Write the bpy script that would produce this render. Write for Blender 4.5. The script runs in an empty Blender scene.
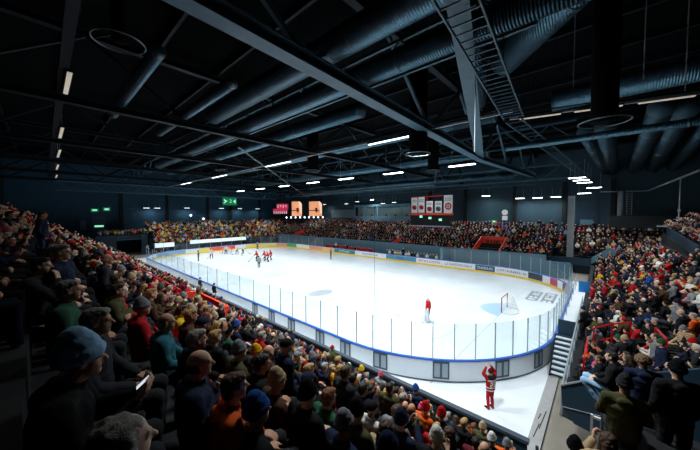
import bpy, math, random
import numpy as np
from mathutils import Vector, Matrix, noise

random.seed(7)
rng = np.random.default_rng(11)
SC = bpy.context.scene
COL = SC.collection
PI = math.pi

# ------------------------------------------------------------------ camera
CAM = Vector((31.9016, -25.8555, 8.1222))
YAW, PITCH, ROLL, FPX = 2.3049, -0.0408, 0.0031, 279.39
cd = bpy.data.cameras.new('camera')
cd.sensor_fit = 'HORIZONTAL'
cd.sensor_width = 36.0
cd.lens = 36.0 * FPX / 700.0
cd.clip_start = 0.05
cd.clip_end = 400
cam = bpy.data.objects.new('camera', cd)
COL.objects.link(cam)
FW = Vector((math.cos(YAW) * math.cos(PITCH), math.sin(YAW) * math.cos(PITCH), math.sin(PITCH)))
RT = Vector((math.sin(YAW), -math.cos(YAW), 0))
UP = RT.cross(FW)
RT2 = RT * math.cos(ROLL) + UP * -math.sin(ROLL)
UP2 = RT * math.sin(ROLL) + UP * math.cos(ROLL)
M = Matrix((RT2, UP2, -FW)).transposed().to_4x4()
M.translation = CAM
cam.matrix_world = M
SC.camera = cam

# ------------------------------------------------------------------ world, exposure
w = bpy.data.worlds.new('world')
SC.world = w
w.use_nodes = True
w.node_tree.nodes['Background'].inputs[0].default_value = (0.25, 0.5, 0.65, 1)
w.node_tree.nodes['Background'].inputs[1].default_value = 0.0
vs = SC.view_settings
vs.view_transform = 'Standard'
vs.look = 'None'
vs.gamma = 1.0
vs.use_curve_mapping = False
vs.exposure = 0.1
SC.cycles.max_bounces = 6
SC.cycles.diffuse_bounces = 3
SC.cycles.glossy_bounces = 3
SC.cycles.transparent_max_bounces = 24
SC.cycles.sample_clamp_indirect = 4.0
SC.cycles.caustics_reflective = False
SC.cycles.caustics_refractive = False

# ------------------------------------------------------------------ large lights (the hall's floodlights above the rink, and added fill)
def area(name, loc, sx, sy, power, color, spread=120, rot=(0, 0, 0)):
    l = bpy.data.lights.new(name, 'AREA')
    l.shape = 'RECTANGLE'
    l.size, l.size_y = sx, sy
    l.energy = power
    l.color = color
    l.spread = math.radians(spread)
    o = bpy.data.objects.new(name, l)
    COL.objects.link(o)
    o.location = loc
    o.rotation_euler = rot
    return o

FLOOD = (0.93, 0.985, 1.0)
MAIN_X = (21.1, 12.8, 4.9, -2.2, -10, -18, -26)
RINK_P, SIDE_P = 540, 390
for x in MAIN_X:
    area('rink_floodlight', (x, 3.2, 12.88), 2.5, 0.4, RINK_P, FLOOD, 125)
RAIL_X = (20.7, 6.0, -8.5, -22)
for x in RAIL_X:
    area('rail_floodlight', (x, -8.7, 13.3), 4.4, 0.25, SIDE_P * 1.6, FLOOD, 115)
# floodlights above the near barrier, tilted towards the ice
NEAR_X = (-20, -8, 4, 13.4, 20.8, 27.6)
for x in NEAR_X:
    area('near_floodlight', (x, -18.9, 13.3), 1.4, 0.4, 640, FLOOD, 140, (math.radians(16), 0, 0))
for x in (24.5, 13.8, 2.6, -7.5):  # the nearest, out of view, is added to brighten the dark near crowd
    area('batten_light', (x, -24.9, 13.9), 3.0, 0.14, 16, (1.0, 0.93, 0.84), 160)
# fill lights added to brighten the end stand, the far stand, the far end
for x, y, z, p in ((29.8, 14.5, 11.9, 260), (33.5, 4, 12.9, 520), (33.2, -7.0, 12.9, 300), (34.5, 19, 12.5, 280), (30.2, 24, 11.4, 160),
                   (16.6, 25, 10.8, 190), (4, 23, 11.8, 230), (-9, 24, 11.8, 190), (-24, 24, 10.8, 240),
                   (-37, 16, 11, 320), (-37, 3, 11, 320), (-37, -8, 11, 240)):
    area('stand_fill_light', (x, y, z), 1.6, 0.5, p, FLOOD, 130)
for x, y, z, p in ((16.58, 27.6, 10.9, 110), (22.6, 27.6, 10.3, 170), (26, 27.6, 10.3, 120), (-8.7, 27.2, 11.1, 90), (9, 18.5, 12.6, 120), (-26, 28, 10.5, 50)):  # the one by the banners is added to brighten them, no lamp there
    area('wall_light', (x, y, z), 1.0, 0.4, p, FLOOD, 178)
for y in (-8.7, -1.5, 6.9, 12.0, 17.5):
    area('wall_light', (-44.4, y, 9.4), 0.4, 1.0, 60, FLOOD, 178)

# ------------------------------------------------------------------ helpers
def lin(c):
    if isinstance(c, str):
        c = [int(c[i:i + 2], 16) / 255 for i in (0, 2, 4)]
    return tuple((v / 12.92 if v <= 0.04045 else ((v + 0.055) / 1.055) ** 2.4) for v in c[:3])

def mat(name, col, rough=0.6, metal=0.0, spec=0.4, bump=None, noise_amt=0.0, noise_scale=6.0, emit=0.0, objcol=False, wave=None, vcol=None):
    m = bpy.data.materials.new(name)
    m.use_nodes = True
    nt = m.node_tree
    b = nt.nodes['Principled BSDF']
    c = lin(col)
    b.inputs['Base Color'].default_value = (*c, 1)
    b.inputs['Roughness'].default_value = rough
    b.inputs['Metallic'].default_value = metal
    b.inputs['Specular IOR Level'].default_value = spec
    src = None
    if objcol:
        oi = nt.nodes.new('ShaderNodeObjectInfo')
        src = oi.outputs['Color']
    if vcol:
        at = nt.nodes.new('ShaderNodeAttribute')
        at.attribute_name = vcol
        src = at.outputs['Color']
    if noise_amt > 0:
        tc = nt.nodes.new('ShaderNodeTexCoord')
        nz = nt.nodes.new('ShaderNodeTexNoise')
        nz.inputs['Scale'].default_value = noise_scale
        nz.inputs['Detail'].default_value = 4
        nt.links.new(tc.outputs['Object'], nz.inputs['Vector'])
        mp = nt.nodes.new('ShaderNodeMapRange')
        mp.inputs['From Min'].default_value = 0.3
        mp.inputs['From Max'].default_value = 0.7
        mp.inputs['To Min'].default_value = 1 - noise_amt
        mp.inputs['To Max'].default_value = 1 + noise_amt
        nt.links.new(nz.outputs['Fac'], mp.inputs['Value'])
        mx = nt.nodes.new('ShaderNodeVectorMath')
        mx.operation = 'SCALE'
        if src is not None:
            nt.links.new(src, mx.inputs[0])
        else:
            mx.inputs[0].default_value = c
        nt.links.new(mp.outputs['Result'], mx.inputs['Scale'])
        src = mx.outputs[0]
    if src is not None:
        nt.links.new(src, b.inputs['Base Color'])
    if emit > 0:
        b.inputs['Emission Strength'].default_value = emit
        b.inputs['Emission Color'].default_value = (*c, 1)
    if bump or wave:
        tc = nt.nodes.new('ShaderNodeTexCoord')
        bp = nt.nodes.new('ShaderNodeBump')
        if wave:
            axis, sc_, st = wave
            wv = nt.nodes.new('ShaderNodeTexWave')
            wv.bands_direction = axis
            wv.inputs['Scale'].default_value = sc_
            wv.inputs['Distortion'].default_value = 0
            nt.links.new(tc.outputs['Object'], wv.inputs['Vector'])
            nt.links.new(wv.outputs['Fac'], bp.inputs['Height'])
            bp.inputs['Strength'].default_value = st
            bp.inputs['Distance'].default_value = 0.03
        else:
            sc_, st = bump
            nz = nt.nodes.new('ShaderNodeTexNoise')
            nz.inputs['Scale'].default_value = sc_
            nz.inputs['Detail'].default_value = 5
            nt.links.new(tc.outputs['Object'], nz.inputs['Vector'])
            nt.links.new(nz.outputs['Fac'], bp.inputs['Height'])
            bp.inputs['Strength'].default_value = st
            bp.inputs['Distance'].default_value = 0.01
        nt.links.new(bp.outputs['Normal'], b.inputs['Normal'])
    return m

class MB:
    """collects shapes and links them as one mesh object"""
    def __init__(s):
        s.v, s.f, s.m = [], [], []
        s.cur = 0
    def add(s, vs_, fs_):
        o = len(s.v)
        s.v.extend(tuple(p) for p in vs_)
        for f in fs_:
            s.f.append(tuple(i + o for i in f))
            s.m.append(s.cur)
        return s
    def box(s, a, b):
        x0, y0, z0 = (min(a[i], b[i]) for i in range(3))
        x1, y1, z1 = (max(a[i], b[i]) for i in range(3))
        return s.add([(x0, y0, z0), (x1, y0, z0), (x1, y1, z0), (x0, y1, z0), (x0, y0, z1), (x1, y0, z1), (x1, y1, z1), (x0, y1, z1)],
                     [(0, 3, 2, 1), (4, 5, 6, 7), (0, 1, 5, 4), (1, 2, 6, 5), (2, 3, 7, 6), (3, 0, 4, 7)])
    def bar(s, p, q, wd, ht, up=(0, 0, 1)):
        """a square bar from p to q"""
        p, q = Vector(p), Vector(q)
        d = (q - p).normalized()
        u = Vector(up)
        if abs(d.dot(u)) > 0.95:
            u = Vector((1, 0, 0))
        r = d.cross(u).normalized()
        u = r.cross(d)
        pts = []
        for e in (p, q):
            for a, b in ((-1, -1), (1, -1), (1, 1), (-1, 1)):
                pts.append(e + r * (a * wd / 2) + u * (b * ht / 2))
        return s.add(pts, [(3, 2, 1, 0), (4, 5, 6, 7), (0, 1, 5, 4), (1, 2, 6, 5), (2, 3, 7, 6), (3, 0, 4, 7)])
    def ibeam(s, p, q, wd, ht):
        p, q = Vector(p), Vector(q)
        d = (q - p).normalized()
        r = d.cross(Vector((0, 0, 1))).normalized()
        u = r.cross(d)
        t = 0.06
        s.bar(p + u * (ht / 2), q + u * (ht / 2), wd, t)
        s.bar(p - u * (ht / 2), q - u * (ht / 2), wd, t)
        return s.bar(p, q, t, ht - t)
    def tube(s, pts, r, seg=8, caps=True, closed=False):
        pts = [Vector(p) for p in pts]
        n = len(pts)
        rs = r if isinstance(r, (list, tuple)) else [r] * n
        vs_, fs_ = [], []
        for i, p in enumerate(pts):
            a = pts[i - 1] if (i > 0 or closed) else p
            b = pts[(i + 1) % n] if (i < n - 1 or closed) else p
            d = (b - a).normalized()
            u = Vector((0, 0, 1)) if abs(d.z) < 0.9 else Vector((1, 0, 0))
            x = d.cross(u).normalized()
            y = x.cross(d)
            for k in range(seg):
                t = 2 * PI * k / seg
                vs_.append(p + (x * math.cos(t) + y * math.sin(t)) * rs[i])
        m_ = n if closed else n - 1
        for i in range(m_):
            j = (i + 1) % n
            for k in range(seg):
                k2 = (k + 1) % seg
                fs_.append((i * seg + k, j * seg + k, j * seg + k2, i * seg + k2))
        if caps and not closed:
            fs_.append(tuple(range(seg)))
            fs_.append(tuple((n - 1) * seg + k for k in reversed(range(seg))))
        return s.add(vs_, fs_)
    def ell(s, c, r, rot=None, nu=12, nv=8):
        vs_, fs_ = [], []
        c = Vector(c)
        for j in range(nv + 1):
            ph = PI * j / nv - PI / 2
            for i in range(nu):
                th = 2 * PI * i / nu
                p = Vector((math.cos(ph) * math.cos(th) * r[0], math.cos(ph) * math.sin(th) * r[1], math.sin(ph) * r[2]))
                if rot is not None:
                    p = rot @ p
                vs_.append(c + p)
        for j in range(nv):
            for i in range(nu):
                k = (i + 1) % nu
                if j == 0:
                    fs_.append((i, (j + 1) * nu + k, (j + 1) * nu + i)) if False else fs_.append((j * nu + i, j * nu + k, (j + 1) * nu + k, (j + 1) * nu + i))
                else:
                    fs_.append((j * nu + i, j * nu + k, (j + 1) * nu + k, (j + 1) * nu + i))
        return s.add(vs_, fs_)
    def limb(s, pts, rs):
        """tapered chain of capsules"""
        for p, r in zip(pts, rs):
            s.ell(p, (r, r, r), None, 10, 6)
        for (p, r), (q, r2) in zip(zip(pts, rs), zip(pts[1:], rs[1:])):
            s.tube([p, q], [r, r2], 10)
        return s
    def prism(s, poly, ax, a, b):
        """extrude a 2D polygon along axis ax (0 x, 1 y, 2 z) between a and b"""
        n = len(poly)
        def mk(u, v, t):
            return ((t, u, v), (u, t, v), (u, v, t))[ax]
        vs_ = [mk(u, v, a) for u, v in poly] + [mk(u, v, b) for u, v in poly]
        fs_ = [tuple(range(n)), tuple(reversed(range(n, 2 * n)))] + [(i, i + n, (i + 1) % n + n, (i + 1) % n) for i in range(n)]
        return s.add(vs_, fs_)
    def mesh(s, name, mats, smooth=False):
        me = bpy.data.meshes.new(name)
        me.from_pydata(s.v, [], s.f)
        for m in (mats if isinstance(mats, (list, tuple)) else [mats]):
            me.materials.append(m)
        if any(s.m):
            me.polygons.foreach_set('material_index', s.m)
        if smooth:
            me.polygons.foreach_set('use_smooth', [True] * len(me.polygons))
        me.validate()
        import bmesh
        bm = bmesh.new()
        bm.from_mesh(me)
        bmesh.ops.recalc_face_normals(bm, faces=bm.faces)
        bm.to_mesh(me)
        bm.free()
        return me
    def build(s, name, mats, parent=None, smooth=False, loc=None):
        return link(name, s.mesh(name, mats, smooth), parent, loc)

def link(name, me, parent=None, loc=None, rot=None):
    o = bpy.data.objects.new(name, me)
    COL.objects.link(o)
    if parent is not None:
        o.parent = parent
    if loc is not None:
        o.location = loc
    if rot is not None:
        o.rotation_euler = rot
    return o

def tag(o, label=None, cat=None, group=None, kind=None):
    if label: o['label'] = label
    if cat: o['category'] = cat
    if group: o['group'] = group
    if kind: o['kind'] = kind
    return o

def thing(name, label, cat, loc=(0, 0, 0), rz=0.0, group=None):
    o = bpy.data.objects.new(name, None)
    COL.objects.link(o)
    o.location = loc
    o.rotation_euler = (0, 0, rz)
    return tag(o, label, cat, group)

def copy_tree(o, parent=None):
    c = o.copy()
    COL.objects.link(c)
    c.parent = parent
    for ch in list(o.children):
        copy_tree(ch, c)
    return c

# ------------------------------------------------------------------ materials
MT = dict(
    ice=mat('ice', (0.905, 0.945, 0.975), 0.22, 0, 0.35, noise_amt=0.05, noise_scale=0.5),
    ice_mark=mat('ice_mark', (0.70, 0.74, 0.78), 0.3),
    ice_logo=mat('ice_logo', (0.58, 0.63, 0.67), 0.3),
    crease=mat('crease', (0.70, 0.84, 0.95), 0.3),
    white_floor=mat('white_floor', (0.93, 0.96, 0.985), 0.45, noise_amt=0.03, noise_scale=1.2),
    strip=mat('rubber_strip', (0.66, 0.66, 0.66), 0.6, noise_amt=0.08, noise_scale=3),
    beige=mat('screed_floor', (0.60, 0.575, 0.53), 0.55, noise_amt=0.08, noise_scale=1.5),
    board=mat('board_white', (0.88, 0.92, 0.95), 0.35, noise_amt=0.02),
    rail_blue=mat('rail_blue', (0.16, 0.40, 0.80), 0.4),
    kick=mat('kick_yellow', (0.95, 0.80, 0.18), 0.4),
    post=mat('alu_post', (0.66, 0.70, 0.73), 0.4, 0.3),
    steel=mat('painted_steel', (0.24, 0.36, 0.42), 0.5, 0.0, 0.4, noise_amt=0.12, noise_scale=2),
    steel_dark=mat('dark_steel', (0.07, 0.11, 0.135), 0.6, 0.0, 0.2),
    duct=mat('duct_sheet', (0.27, 0.40, 0.46), 0.36, 0.75, 0.5, wave=('X', 3.0, 0.5)),
    duct_y=mat('duct_sheet_across', (0.20, 0.30, 0.35), 0.4, 0.75, 0.5, wave=('Y', 3.0, 0.5)),
    black=mat('black_fabric', (0.015, 0.015, 0.018), 0.9, 0, 0.05),
    ring=mat('ring_metal', (0.40, 0.47, 0.50), 0.4, 0.7),
    roof=mat('roof_deck', (0.02, 0.027, 0.032), 0.95, 0, 0.05, wave=('X', 2.0, 0.6)),
    wall=mat('wall_cladding', (0.19, 0.29, 0.34), 0.6, 0.0, 0.3, wave=('X', 2.2, 0.6), noise_amt=0.06, noise_scale=0.8),
    wall_y=mat('wall_cladding_across', (0.15, 0.30, 0.39), 0.6, 0.0, 0.3, wave=('Y', 2.2, 0.6), noise_amt=0.06, noise_scale=0.8),
    wall_dark=mat('wall_dark', (0.06, 0.09, 0.11), 0.7),
    terrace=mat('terrace', (0.10, 0.11, 0.12), 0.8, noise_amt=0.15, noise_scale=2),
    panel_mid=mat('grey_teal_panel', (0.32, 0.45, 0.51), 0.5, noise_amt=0.05, noise_scale=1),
    panel=mat('navy_panel', (0.13, 0.23, 0.30), 0.5, noise_amt=0.05, noise_scale=1),
    panel_lt=mat('teal_panel', (0.36, 0.52, 0.60), 0.5),
    blue=mat('blue_board', (0.10, 0.47, 0.75), 0.45),
    red=mat('red_plastic', (0.72, 0.07, 0.08), 0.4),
    red_panel=mat('red_panel', (0.95, 0.27, 0.17), 0.45),
    lamp=mat('lamp_diffuser', (0.93, 0.98, 1.0), 0.5, emit=9.0),
    lamp_dim=mat('batten_tube', (0.95, 0.90, 0.82), 0.5, emit=0.32),
    lamp_spot=mat('small_lamp', (0.9, 0.97, 1.0), 0.5, emit=3.0),
    concrete=mat('pillar_concrete', (0.50, 0.54, 0.56), 0.7, noise_amt=0.08, noise_scale=1.5),
    white=mat('white_sheet', (0.9, 0.9, 0.9), 0.5),
    black_paint=mat('black_paint', (0.03, 0.03, 0.035), 0.5),
    grey_panel=mat('grey_gate', (0.60, 0.66, 0.70), 0.4, noise_amt=0.05),
    gate_frame=mat('gate_frame', (0.27, 0.32, 0.37), 0.45),
    orange_screen=mat('screen_orange', (0.98, 0.66, 0.48), 0.5, emit=0.62),
    screen_pale=mat('screen_pale', (1.0, 0.86, 0.74), 0.5, emit=0.7),
    screen_dark=mat('screen_dark', (0.35, 0.16, 0.14), 0.5, emit=0.35),
    led_pink=mat('led_pink', (0.80, 0.17, 0.34), 0.5, emit=0.42),
    led_white=mat('led_white', (0.86, 0.90, 0.95), 0.5, emit=0.9),
    led_text=mat('led_text', (0.80, 0.55, 0.60), 0.5, emit=0.8),
    exit_green=mat('exit_green', (0.10, 0.50, 0.30), 0.5, emit=0.5),
    exit_white=mat('exit_white', (0.62, 0.95, 0.80), 0.5, emit=0.9),
    skin=mat('skin', (0.8, 0.6, 0.5), 0.55, objcol=True, spec=0.3, noise_amt=0.04, noise_scale=20),
    eye=mat('eye', (0.05, 0.04, 0.04), 0.3),
    lips=mat('lips', (0.48, 0.22, 0.20), 0.5),
    cloth=mat('cloth', (0.5, 0.5, 0.5), 0.85, objcol=True, spec=0.15, bump=(90, 0.25), noise_amt=0.06, noise_scale=9),
    knit=mat('knit', (0.5, 0.5, 0.5), 0.95, objcol=True, spec=0.05, bump=(220, 0.6), noise_amt=0.07, noise_scale=60),
    hair=mat('hair_strands', (0.5, 0.5, 0.5), 0.5, objcol=True, spec=0.4, bump=(160, 0.7), noise_amt=0.22, noise_scale=45),
    crowd=mat('crowd_cloth', (0.5, 0.5, 0.5), 0.85, vcol='col', spec=0.1),
    wood=mat('stick_shaft', (0.12, 0.10, 0.09), 0.5),
    pane_dark=mat('pane_dark', (0.05, 0.08, 0.10), 0.1, 0, 0.6),
    room=mat('booth_room', (0.45, 0.52, 0.54), 0.8),
)
def glass_mat():
    m = bpy.data.materials.new('rink_glass')
    m.use_nodes = True
    nt = m.node_tree
    nt.nodes.clear()
    out = nt.nodes.new('ShaderNodeOutputMaterial')
    mix = nt.nodes.new('ShaderNodeMixShader')
    tr = nt.nodes.new('ShaderNodeBsdfTransparent')
    tr.inputs[0].default_value = (0.94, 0.975, 0.98, 1)
    gl = nt.nodes.new('ShaderNodeBsdfGlossy')
    gl.inputs['Roughness'].default_value = 0.05
    gl.inputs['Color'].default_value = (0.9, 0.96, 1, 1)
    lw = nt.nodes.new('ShaderNodeLayerWeight')
    lw.inputs[0].default_value = 0.5
    pw = nt.nodes.new('ShaderNodeMath')
    pw.operation = 'POWER'
    pw.inputs[1].default_value = 4.0
    ma = nt.nodes.new('ShaderNodeMath')
    ma.operation = 'MULTIPLY_ADD'
    ma.inputs[1].default_value = 0.3
    ma.inputs[2].default_value = 0.03
    nt.links.new(lw.outputs['Facing'], pw.inputs[0])
    nt.links.new(pw.outputs[0], ma.inputs[0])
    nt.links.new(ma.outputs[0], mix.inputs[0])
    nt.links.new(tr.outputs[0], mix.inputs[1])
    nt.links.new(gl.outputs[0], mix.inputs[2])
    nt.links.new(mix.outputs[0], out.inputs[0])
    return m
MT['glass'] = glass_mat()

def struct(name, mb, m, smooth=False):
    return tag(mb.build(name, m, None, smooth), kind='structure')

# ------------------------------------------------------------------ rink outline
HX, HY, RC = 30.0, 14.56, 8.5
def outline(off=0.0, step=0.5):
    """closed list of (x, y, nx, ny) round the rink, counter-clockwise from the end boards"""
    pts = []
    r = RC
    def seg(p, q, n):
        L = math.dist(p, q)
        m = max(1, int(round(L / step)))
        for i in range(m):
            t = i / m
            pts.append((p[0] + (q[0] - p[0]) * t + n[0] * off, p[1] + (q[1] - p[1]) * t + n[1] * off, n[0], n[1]))
    def arc(cx, cy, a0):
        m = 20
        for i in range(m):
            a = math.radians(a0 + 90 * i / m)
            n = (math.cos(a), math.sin(a))
            pts.append((cx + n[0] * (r + off), cy + n[1] * (r + off), n[0], n[1]))
    seg((HX, -HY + r), (HX, HY - r), (1, 0))
    arc(HX - r, HY - r, 0)
    seg((HX - r, HY), (-HX + r, HY), (0, 1))
    arc(-HX + r, HY - r, 90)
    seg((-HX, HY - r), (-HX, -HY + r), (-1, 0))
    arc(-HX + r, -HY + r, 180)
    seg((-HX + r, -HY), (HX - r, -HY), (0, -1))
    arc(HX - r, -HY + r, 270)
    return pts
OUT = outline()
NO = len(OUT)
CUM = [0]
for i in range(NO):
    a, b = OUT[i], OUT[(i + 1) % NO]
    CUM.append(CUM[-1] + math.dist(a[:2], b[:2]))
PER = CUM[-1]
def at_s(s):
    s %= PER
    import bisect
    i = min(bisect.bisect_right(CUM, s) - 1, NO - 1)
    a, b = OUT[i], OUT[(i + 1) % NO]
    t = (s - CUM[i]) / max(1e-6, CUM[i + 1] - CUM[i])
    n = Vector((a[2] + (b[2] - a[2]) * t, a[3] + (b[3] - a[3]) * t)).normalized()
    return a[0] + (b[0] - a[0]) * t, a[1] + (b[1] - a[1]) * t, n.x, n.y
def s_of(x, y):
    return min(range(NO), key=lambda i: (OUT[i][0] - x) ** 2 + (OUT[i][1] - y) ** 2), None
def s_near(x, y):
    best = min(np.arange(0, PER, 0.05), key=lambda s: (at_s(s)[0] - x) ** 2 + (at_s(s)[1] - y) ** 2)
    return float(best)
def ribbon(mb, s0, s1, z0, z1, o0, o1, step=0.5):
    """a solid strip following the boards from s0 to s1, between heights and offsets"""
    n = max(1, int(math.ceil((s1 - s0) / step)))
    vs_, fs_ = [], []
    for i in range(n + 1):
        x, y, nx, ny = at_s(s0 + (s1 - s0) * i / n)
        for o, z in ((o0, z0), (o1, z0), (o1, z1), (o0, z1)):
            vs_.append((x + nx * o, y + ny * o, z))
    for i in range(n):
        for k in range(4):
            k2 = (k + 1) % 4
            fs_.append((i * 4 + k, i * 4 + k2, i * 4 + 4 + k2, i * 4 + 4 + k))
    fs_ += [(3, 2, 1, 0), (n * 4, n * 4 + 1, n * 4 + 2, n * 4 + 3)]
    return mb.add(vs_, fs_)

# ------------------------------------------------------------------ floors and ice
struct('floor', MB().box((-47, -31, -0.3), (46, 32, -0.04)), MT['beige'])
struct('floor_rinkside', MB().box((-31.5, -15.85, -0.05), (30.1, 16.5, -0.02)), MT['white_floor'])
mb = MB()
mb.box((30.1, -16.5, -0.05), (30.52, 14, -0.015))
struct('floor_strip', mb, MT['strip'])
mb = MB()
for a, b in (((30.24, -14.1), (30.30, -13.2)), ((30.33, -13.5), (30.38, -12.6)), ((30.36, -12.9), (30.40, -12.2)), ((30.22, -12.9), (30.26, -12.5))):
    mb.bar((a[0], a[1], -0.012), (b[0], b[1], -0.012), 0.03, 0.006)
mb.bar((30.53, -16.5, -0.012), (30.53, -9, -0.012), 0.03, 0.01)
struct('floor_joint', mb, MT['steel_dark'])
mb = MB()
ring = [(p[0], p[1], 0.0) for p in OUT]
mb.add(ring + [(x, y, -0.03) for x, y, z in ring], [tuple(range(NO)), tuple(reversed(range(NO, 2 * NO)))] + [(i, i + NO, (i + 1) % NO + NO, (i + 1) % NO) for i in range(NO)])
struct('floor_ice', mb, MT['ice'])

def flat_ring(mb, cx, cy, r0, r1, z, a0=0, a1=360, n=40):
    vs_, fs_ = [], []
    for i in range(n + 1):
        a = math.radians(a0 + (a1 - a0) * i / n)
        for r in (r0, r1):
            vs_.append((cx + r * math.cos(a), cy + r * math.sin(a), z))
    for i in range(n):
        fs_.append((2 * i, 2 * i + 1, 2 * i + 3, 2 * i + 2))
    return mb.add(vs_, fs_)
mb = MB()
for x in (-8, 0, 8):
    mb.box((x - 0.13, -HY, 0.001), (x + 0.13, HY, 0.004))
for x in (-26, 26):
    mb.box((x - 0.025, -13.6, 0.001), (x + 0.025, 13.6, 0.004))
flat_ring(mb, 0, 0, 4.45, 4.53, 0.004)
for x in (-20, 20):
    for y in (-7, 7):
        flat_ring(mb, x, y, 4.45, 4.52, 0.004)
        flat_ring(mb, x, y, 0.01, 0.3, 0.004, n=16)
for x in (-6.5, 6.5):
    for y in (-7, 7):
        flat_ring(mb, x, y, 0.01, 0.3, 0.004, n=16)
struct('floor_ice_markings', mb, MT['ice_mark'])
mb = MB()
for sx in (-1, 1):
    flat_ring(mb, sx * 26, 0, 0.01, 1.83, 0.006, 90 if sx > 0 else -90, 270 if sx > 0 else 90, 24)
struct('floor_goal_crease', mb, MT['crease'])
# sponsor marks painted on the ice: an oval and a bar in the middle zone, a block of heavy strokes behind the goal
mb = MB()
n = 36
vs_ = [(10.6, -6.8, 0.007)] + [(10.6 + 1.0 * math.cos(2 * PI * i / n), -6.8 + 1.5 * math.sin(2 * PI * i / n), 0.007) for i in range(n)]
mb.add(vs_, [(0, i + 1, (i + 1) % n + 1) for i in range(n)])
struct('floor_ice_oval_mark', mb, MT['ice_mark'])
mb = MB()
def ice_bar(x0, y0, x1, y1, wd):
    mb.bar((x0, y0, 0.006), (x1, y1, 0.006), wd, 0.006)
for r, x0 in enumerate((26.75, 27.95)):
    for c in range(4):
        y0 = 4.7 + 0.95 * c
        ice_bar(x0, y0, x0, y0 + 0.75, 0.2)
        ice_bar(x0 + 0.8, y0, x0 + 0.8, y0 + 0.75, 0.2)
        if (r + c) % 3 != 1: ice_bar(x0, y0, x0 + 0.8, y0, 0.22)
        if (r + c) % 3 != 2: ice_bar(x0, y0 + 0.7, x0 + 0.8, y0 + 0.7, 0.22)
        if (r + c) % 2: ice_bar(x0 + 0.4, y0, x0 + 0.4, y0 + 0.7, 0.16)
struct('floor_ice_block_mark', mb, MT['ice_logo'])
mb = MB()
for a in ((8.6, 6.2, 9.6, 7.3), (9.9, 6.6, 11.2, 6.9), (11.4, 6.0, 12.6, 6.3)):
    ice_bar(*a, 0.3)
struct('floor_ice_bar_mark', mb, MT['ice_mark'])

# ------------------------------------------------------------------ boards: one thing, with its rails, kick plate, adverts, gates, posts and panes as parts
boards = thing('rink_boards', 'white rink boards with blue cap rail and clear glass round the ice', 'rink boards')
ribbon(mb := MB(), 0, PER, 0.0, 1.03, 0.0, 0.10)
mb.build('board_wall', MT['board'], boards)
ribbon(mb := MB(), 0, PER, 1.02, 1.08, -0.02, 0.125)
mb.build('cap_rail', MT['rail_blue'], boards)
ribbon(mb := MB(), 0, PER, 0.01, 0.22, -0.02, 0.0)
mb.build('kick_plate', MT['kick'], boards)
ribbon(mb := MB(), 0, PER, 0.02, 0.06, 0.10, 0.125)
mb.build('foot_seam', MT['gate_frame'], boards)
GZ0, GZ1 = 1.08, 2.86
S_GAP0, S_GAP1 = s_near(13.8, HY), s_near(-12.7, HY)     # no glass in front of the players' benches
def posts_and_panes():
    s = S_GAP1
    end = S_GAP0 + PER
    marks = [s]
    # pitch 1.9 m, closer on the near long side as in the picture
    while s < end - 1.0:
        x, y, nx, ny = at_s(s)
        s += 1.0 if (ny < -0.05 and nx > 0.05) else 1.42 if (ny < -0.1 and x > 12) else (1.3 if nx > 0.05 else 2.3)
        marks.append(min(s, end))
    return marks
marks = posts_and_panes()
for i, s in enumerate(marks):
    x, y, nx, ny = at_s(s)
    cx, cy = x + nx * 0.06, y + ny * 0.06
    mb = MB()
    t = Vector((-ny, nx, 0))
    mb.bar((cx, cy, GZ0), (cx, cy, GZ1), 0.042, 0.045, t)
    mb.build('glass_post', MT['post'], boards)
    if i < len(marks) - 1:
        ribbon(mb := MB(), s + 0.04, marks[i + 1] - 0.04, GZ0, GZ1 - 0.01, 0.055, 0.067, 0.4)
        mb.build('glass_pane', MT['glass'], boards)
# gates in the outer face, each a frame with two pale panels
for (x, y) in ((11.6, -14.56), (14.0, -14.56), (16.4, -14.56), (19.3, -14.56), (21.4, -14.5), (23.6, -14.3), (26.3, -13.1), (28.4, -11.0), (29.55, -8.8)):
    s = s_near(x, y)
    wd = 0.38
    fr = MB()
    ribbon(fr, s - wd, s - wd + 0.07, 0.16, 0.99, 0.10, 0.13)
    ribbon(fr, s + wd - 0.07, s + wd, 0.16, 0.99, 0.10, 0.13)
    ribbon(fr, s - 0.05, s + 0.05, 0.16, 0.99, 0.10, 0.14)
    ribbon(fr, s - wd, s + wd, 0.92, 0.99, 0.10, 0.135)
    ribbon(fr, s - wd, s + wd, 0.16, 0.24, 0.10, 0.13)
    g = fr.build('gate', MT['gate_frame'], boards)
    pn = MB()
    ribbon(pn, s - wd + 0.07, s - 0.05, 0.24, 0.92, 0.10, 0.115)
    ribbon(pn, s + 0.05, s + wd - 0.07, 0.24, 0.92, 0.10, 0.115)
    pn.build('gate_panel', MT['grey_panel'], g)

def text_mesh(body, size, m, parent, loc, rot, name='lettering', extrude=0.004, align='CENTER', sx=1.0):
    c = bpy.data.curves.new(name, 'FONT')
    c.body = body
    c.size = size
    c.extrude = extrude
    c.align_x = align
    c.align_y = 'CENTER'
    c.resolution_u = 2
    tmp = bpy.data.objects.new(name, c)
    COL.objects.link(tmp)
    dg = bpy.context.evaluated_depsgraph_get()
    me = bpy.data.meshes.new_from_object(tmp.evaluated_get(dg))
    bpy.data.objects.remove(tmp)
    bpy.data.curves.remove(c)
    me.materials.clear()
    me.materials.append(m)
    o = link(name, me, parent, loc, rot)
    o.scale = (sx, 1, 1)
    return o

MC = {}
def colmat(name, rgb, rough=0.45):
    if name not in MC:
        MC[name] = mat('paint_' + name, rgb, rough)
    return MC[name]
INK = {'navy': (0.08, 0.13, 0.28), 'grey': (0.35, 0.38, 0.42), 'red': (0.75, 0.12, 0.16), 'white': (0.9, 0.92, 0.94)}
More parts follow.
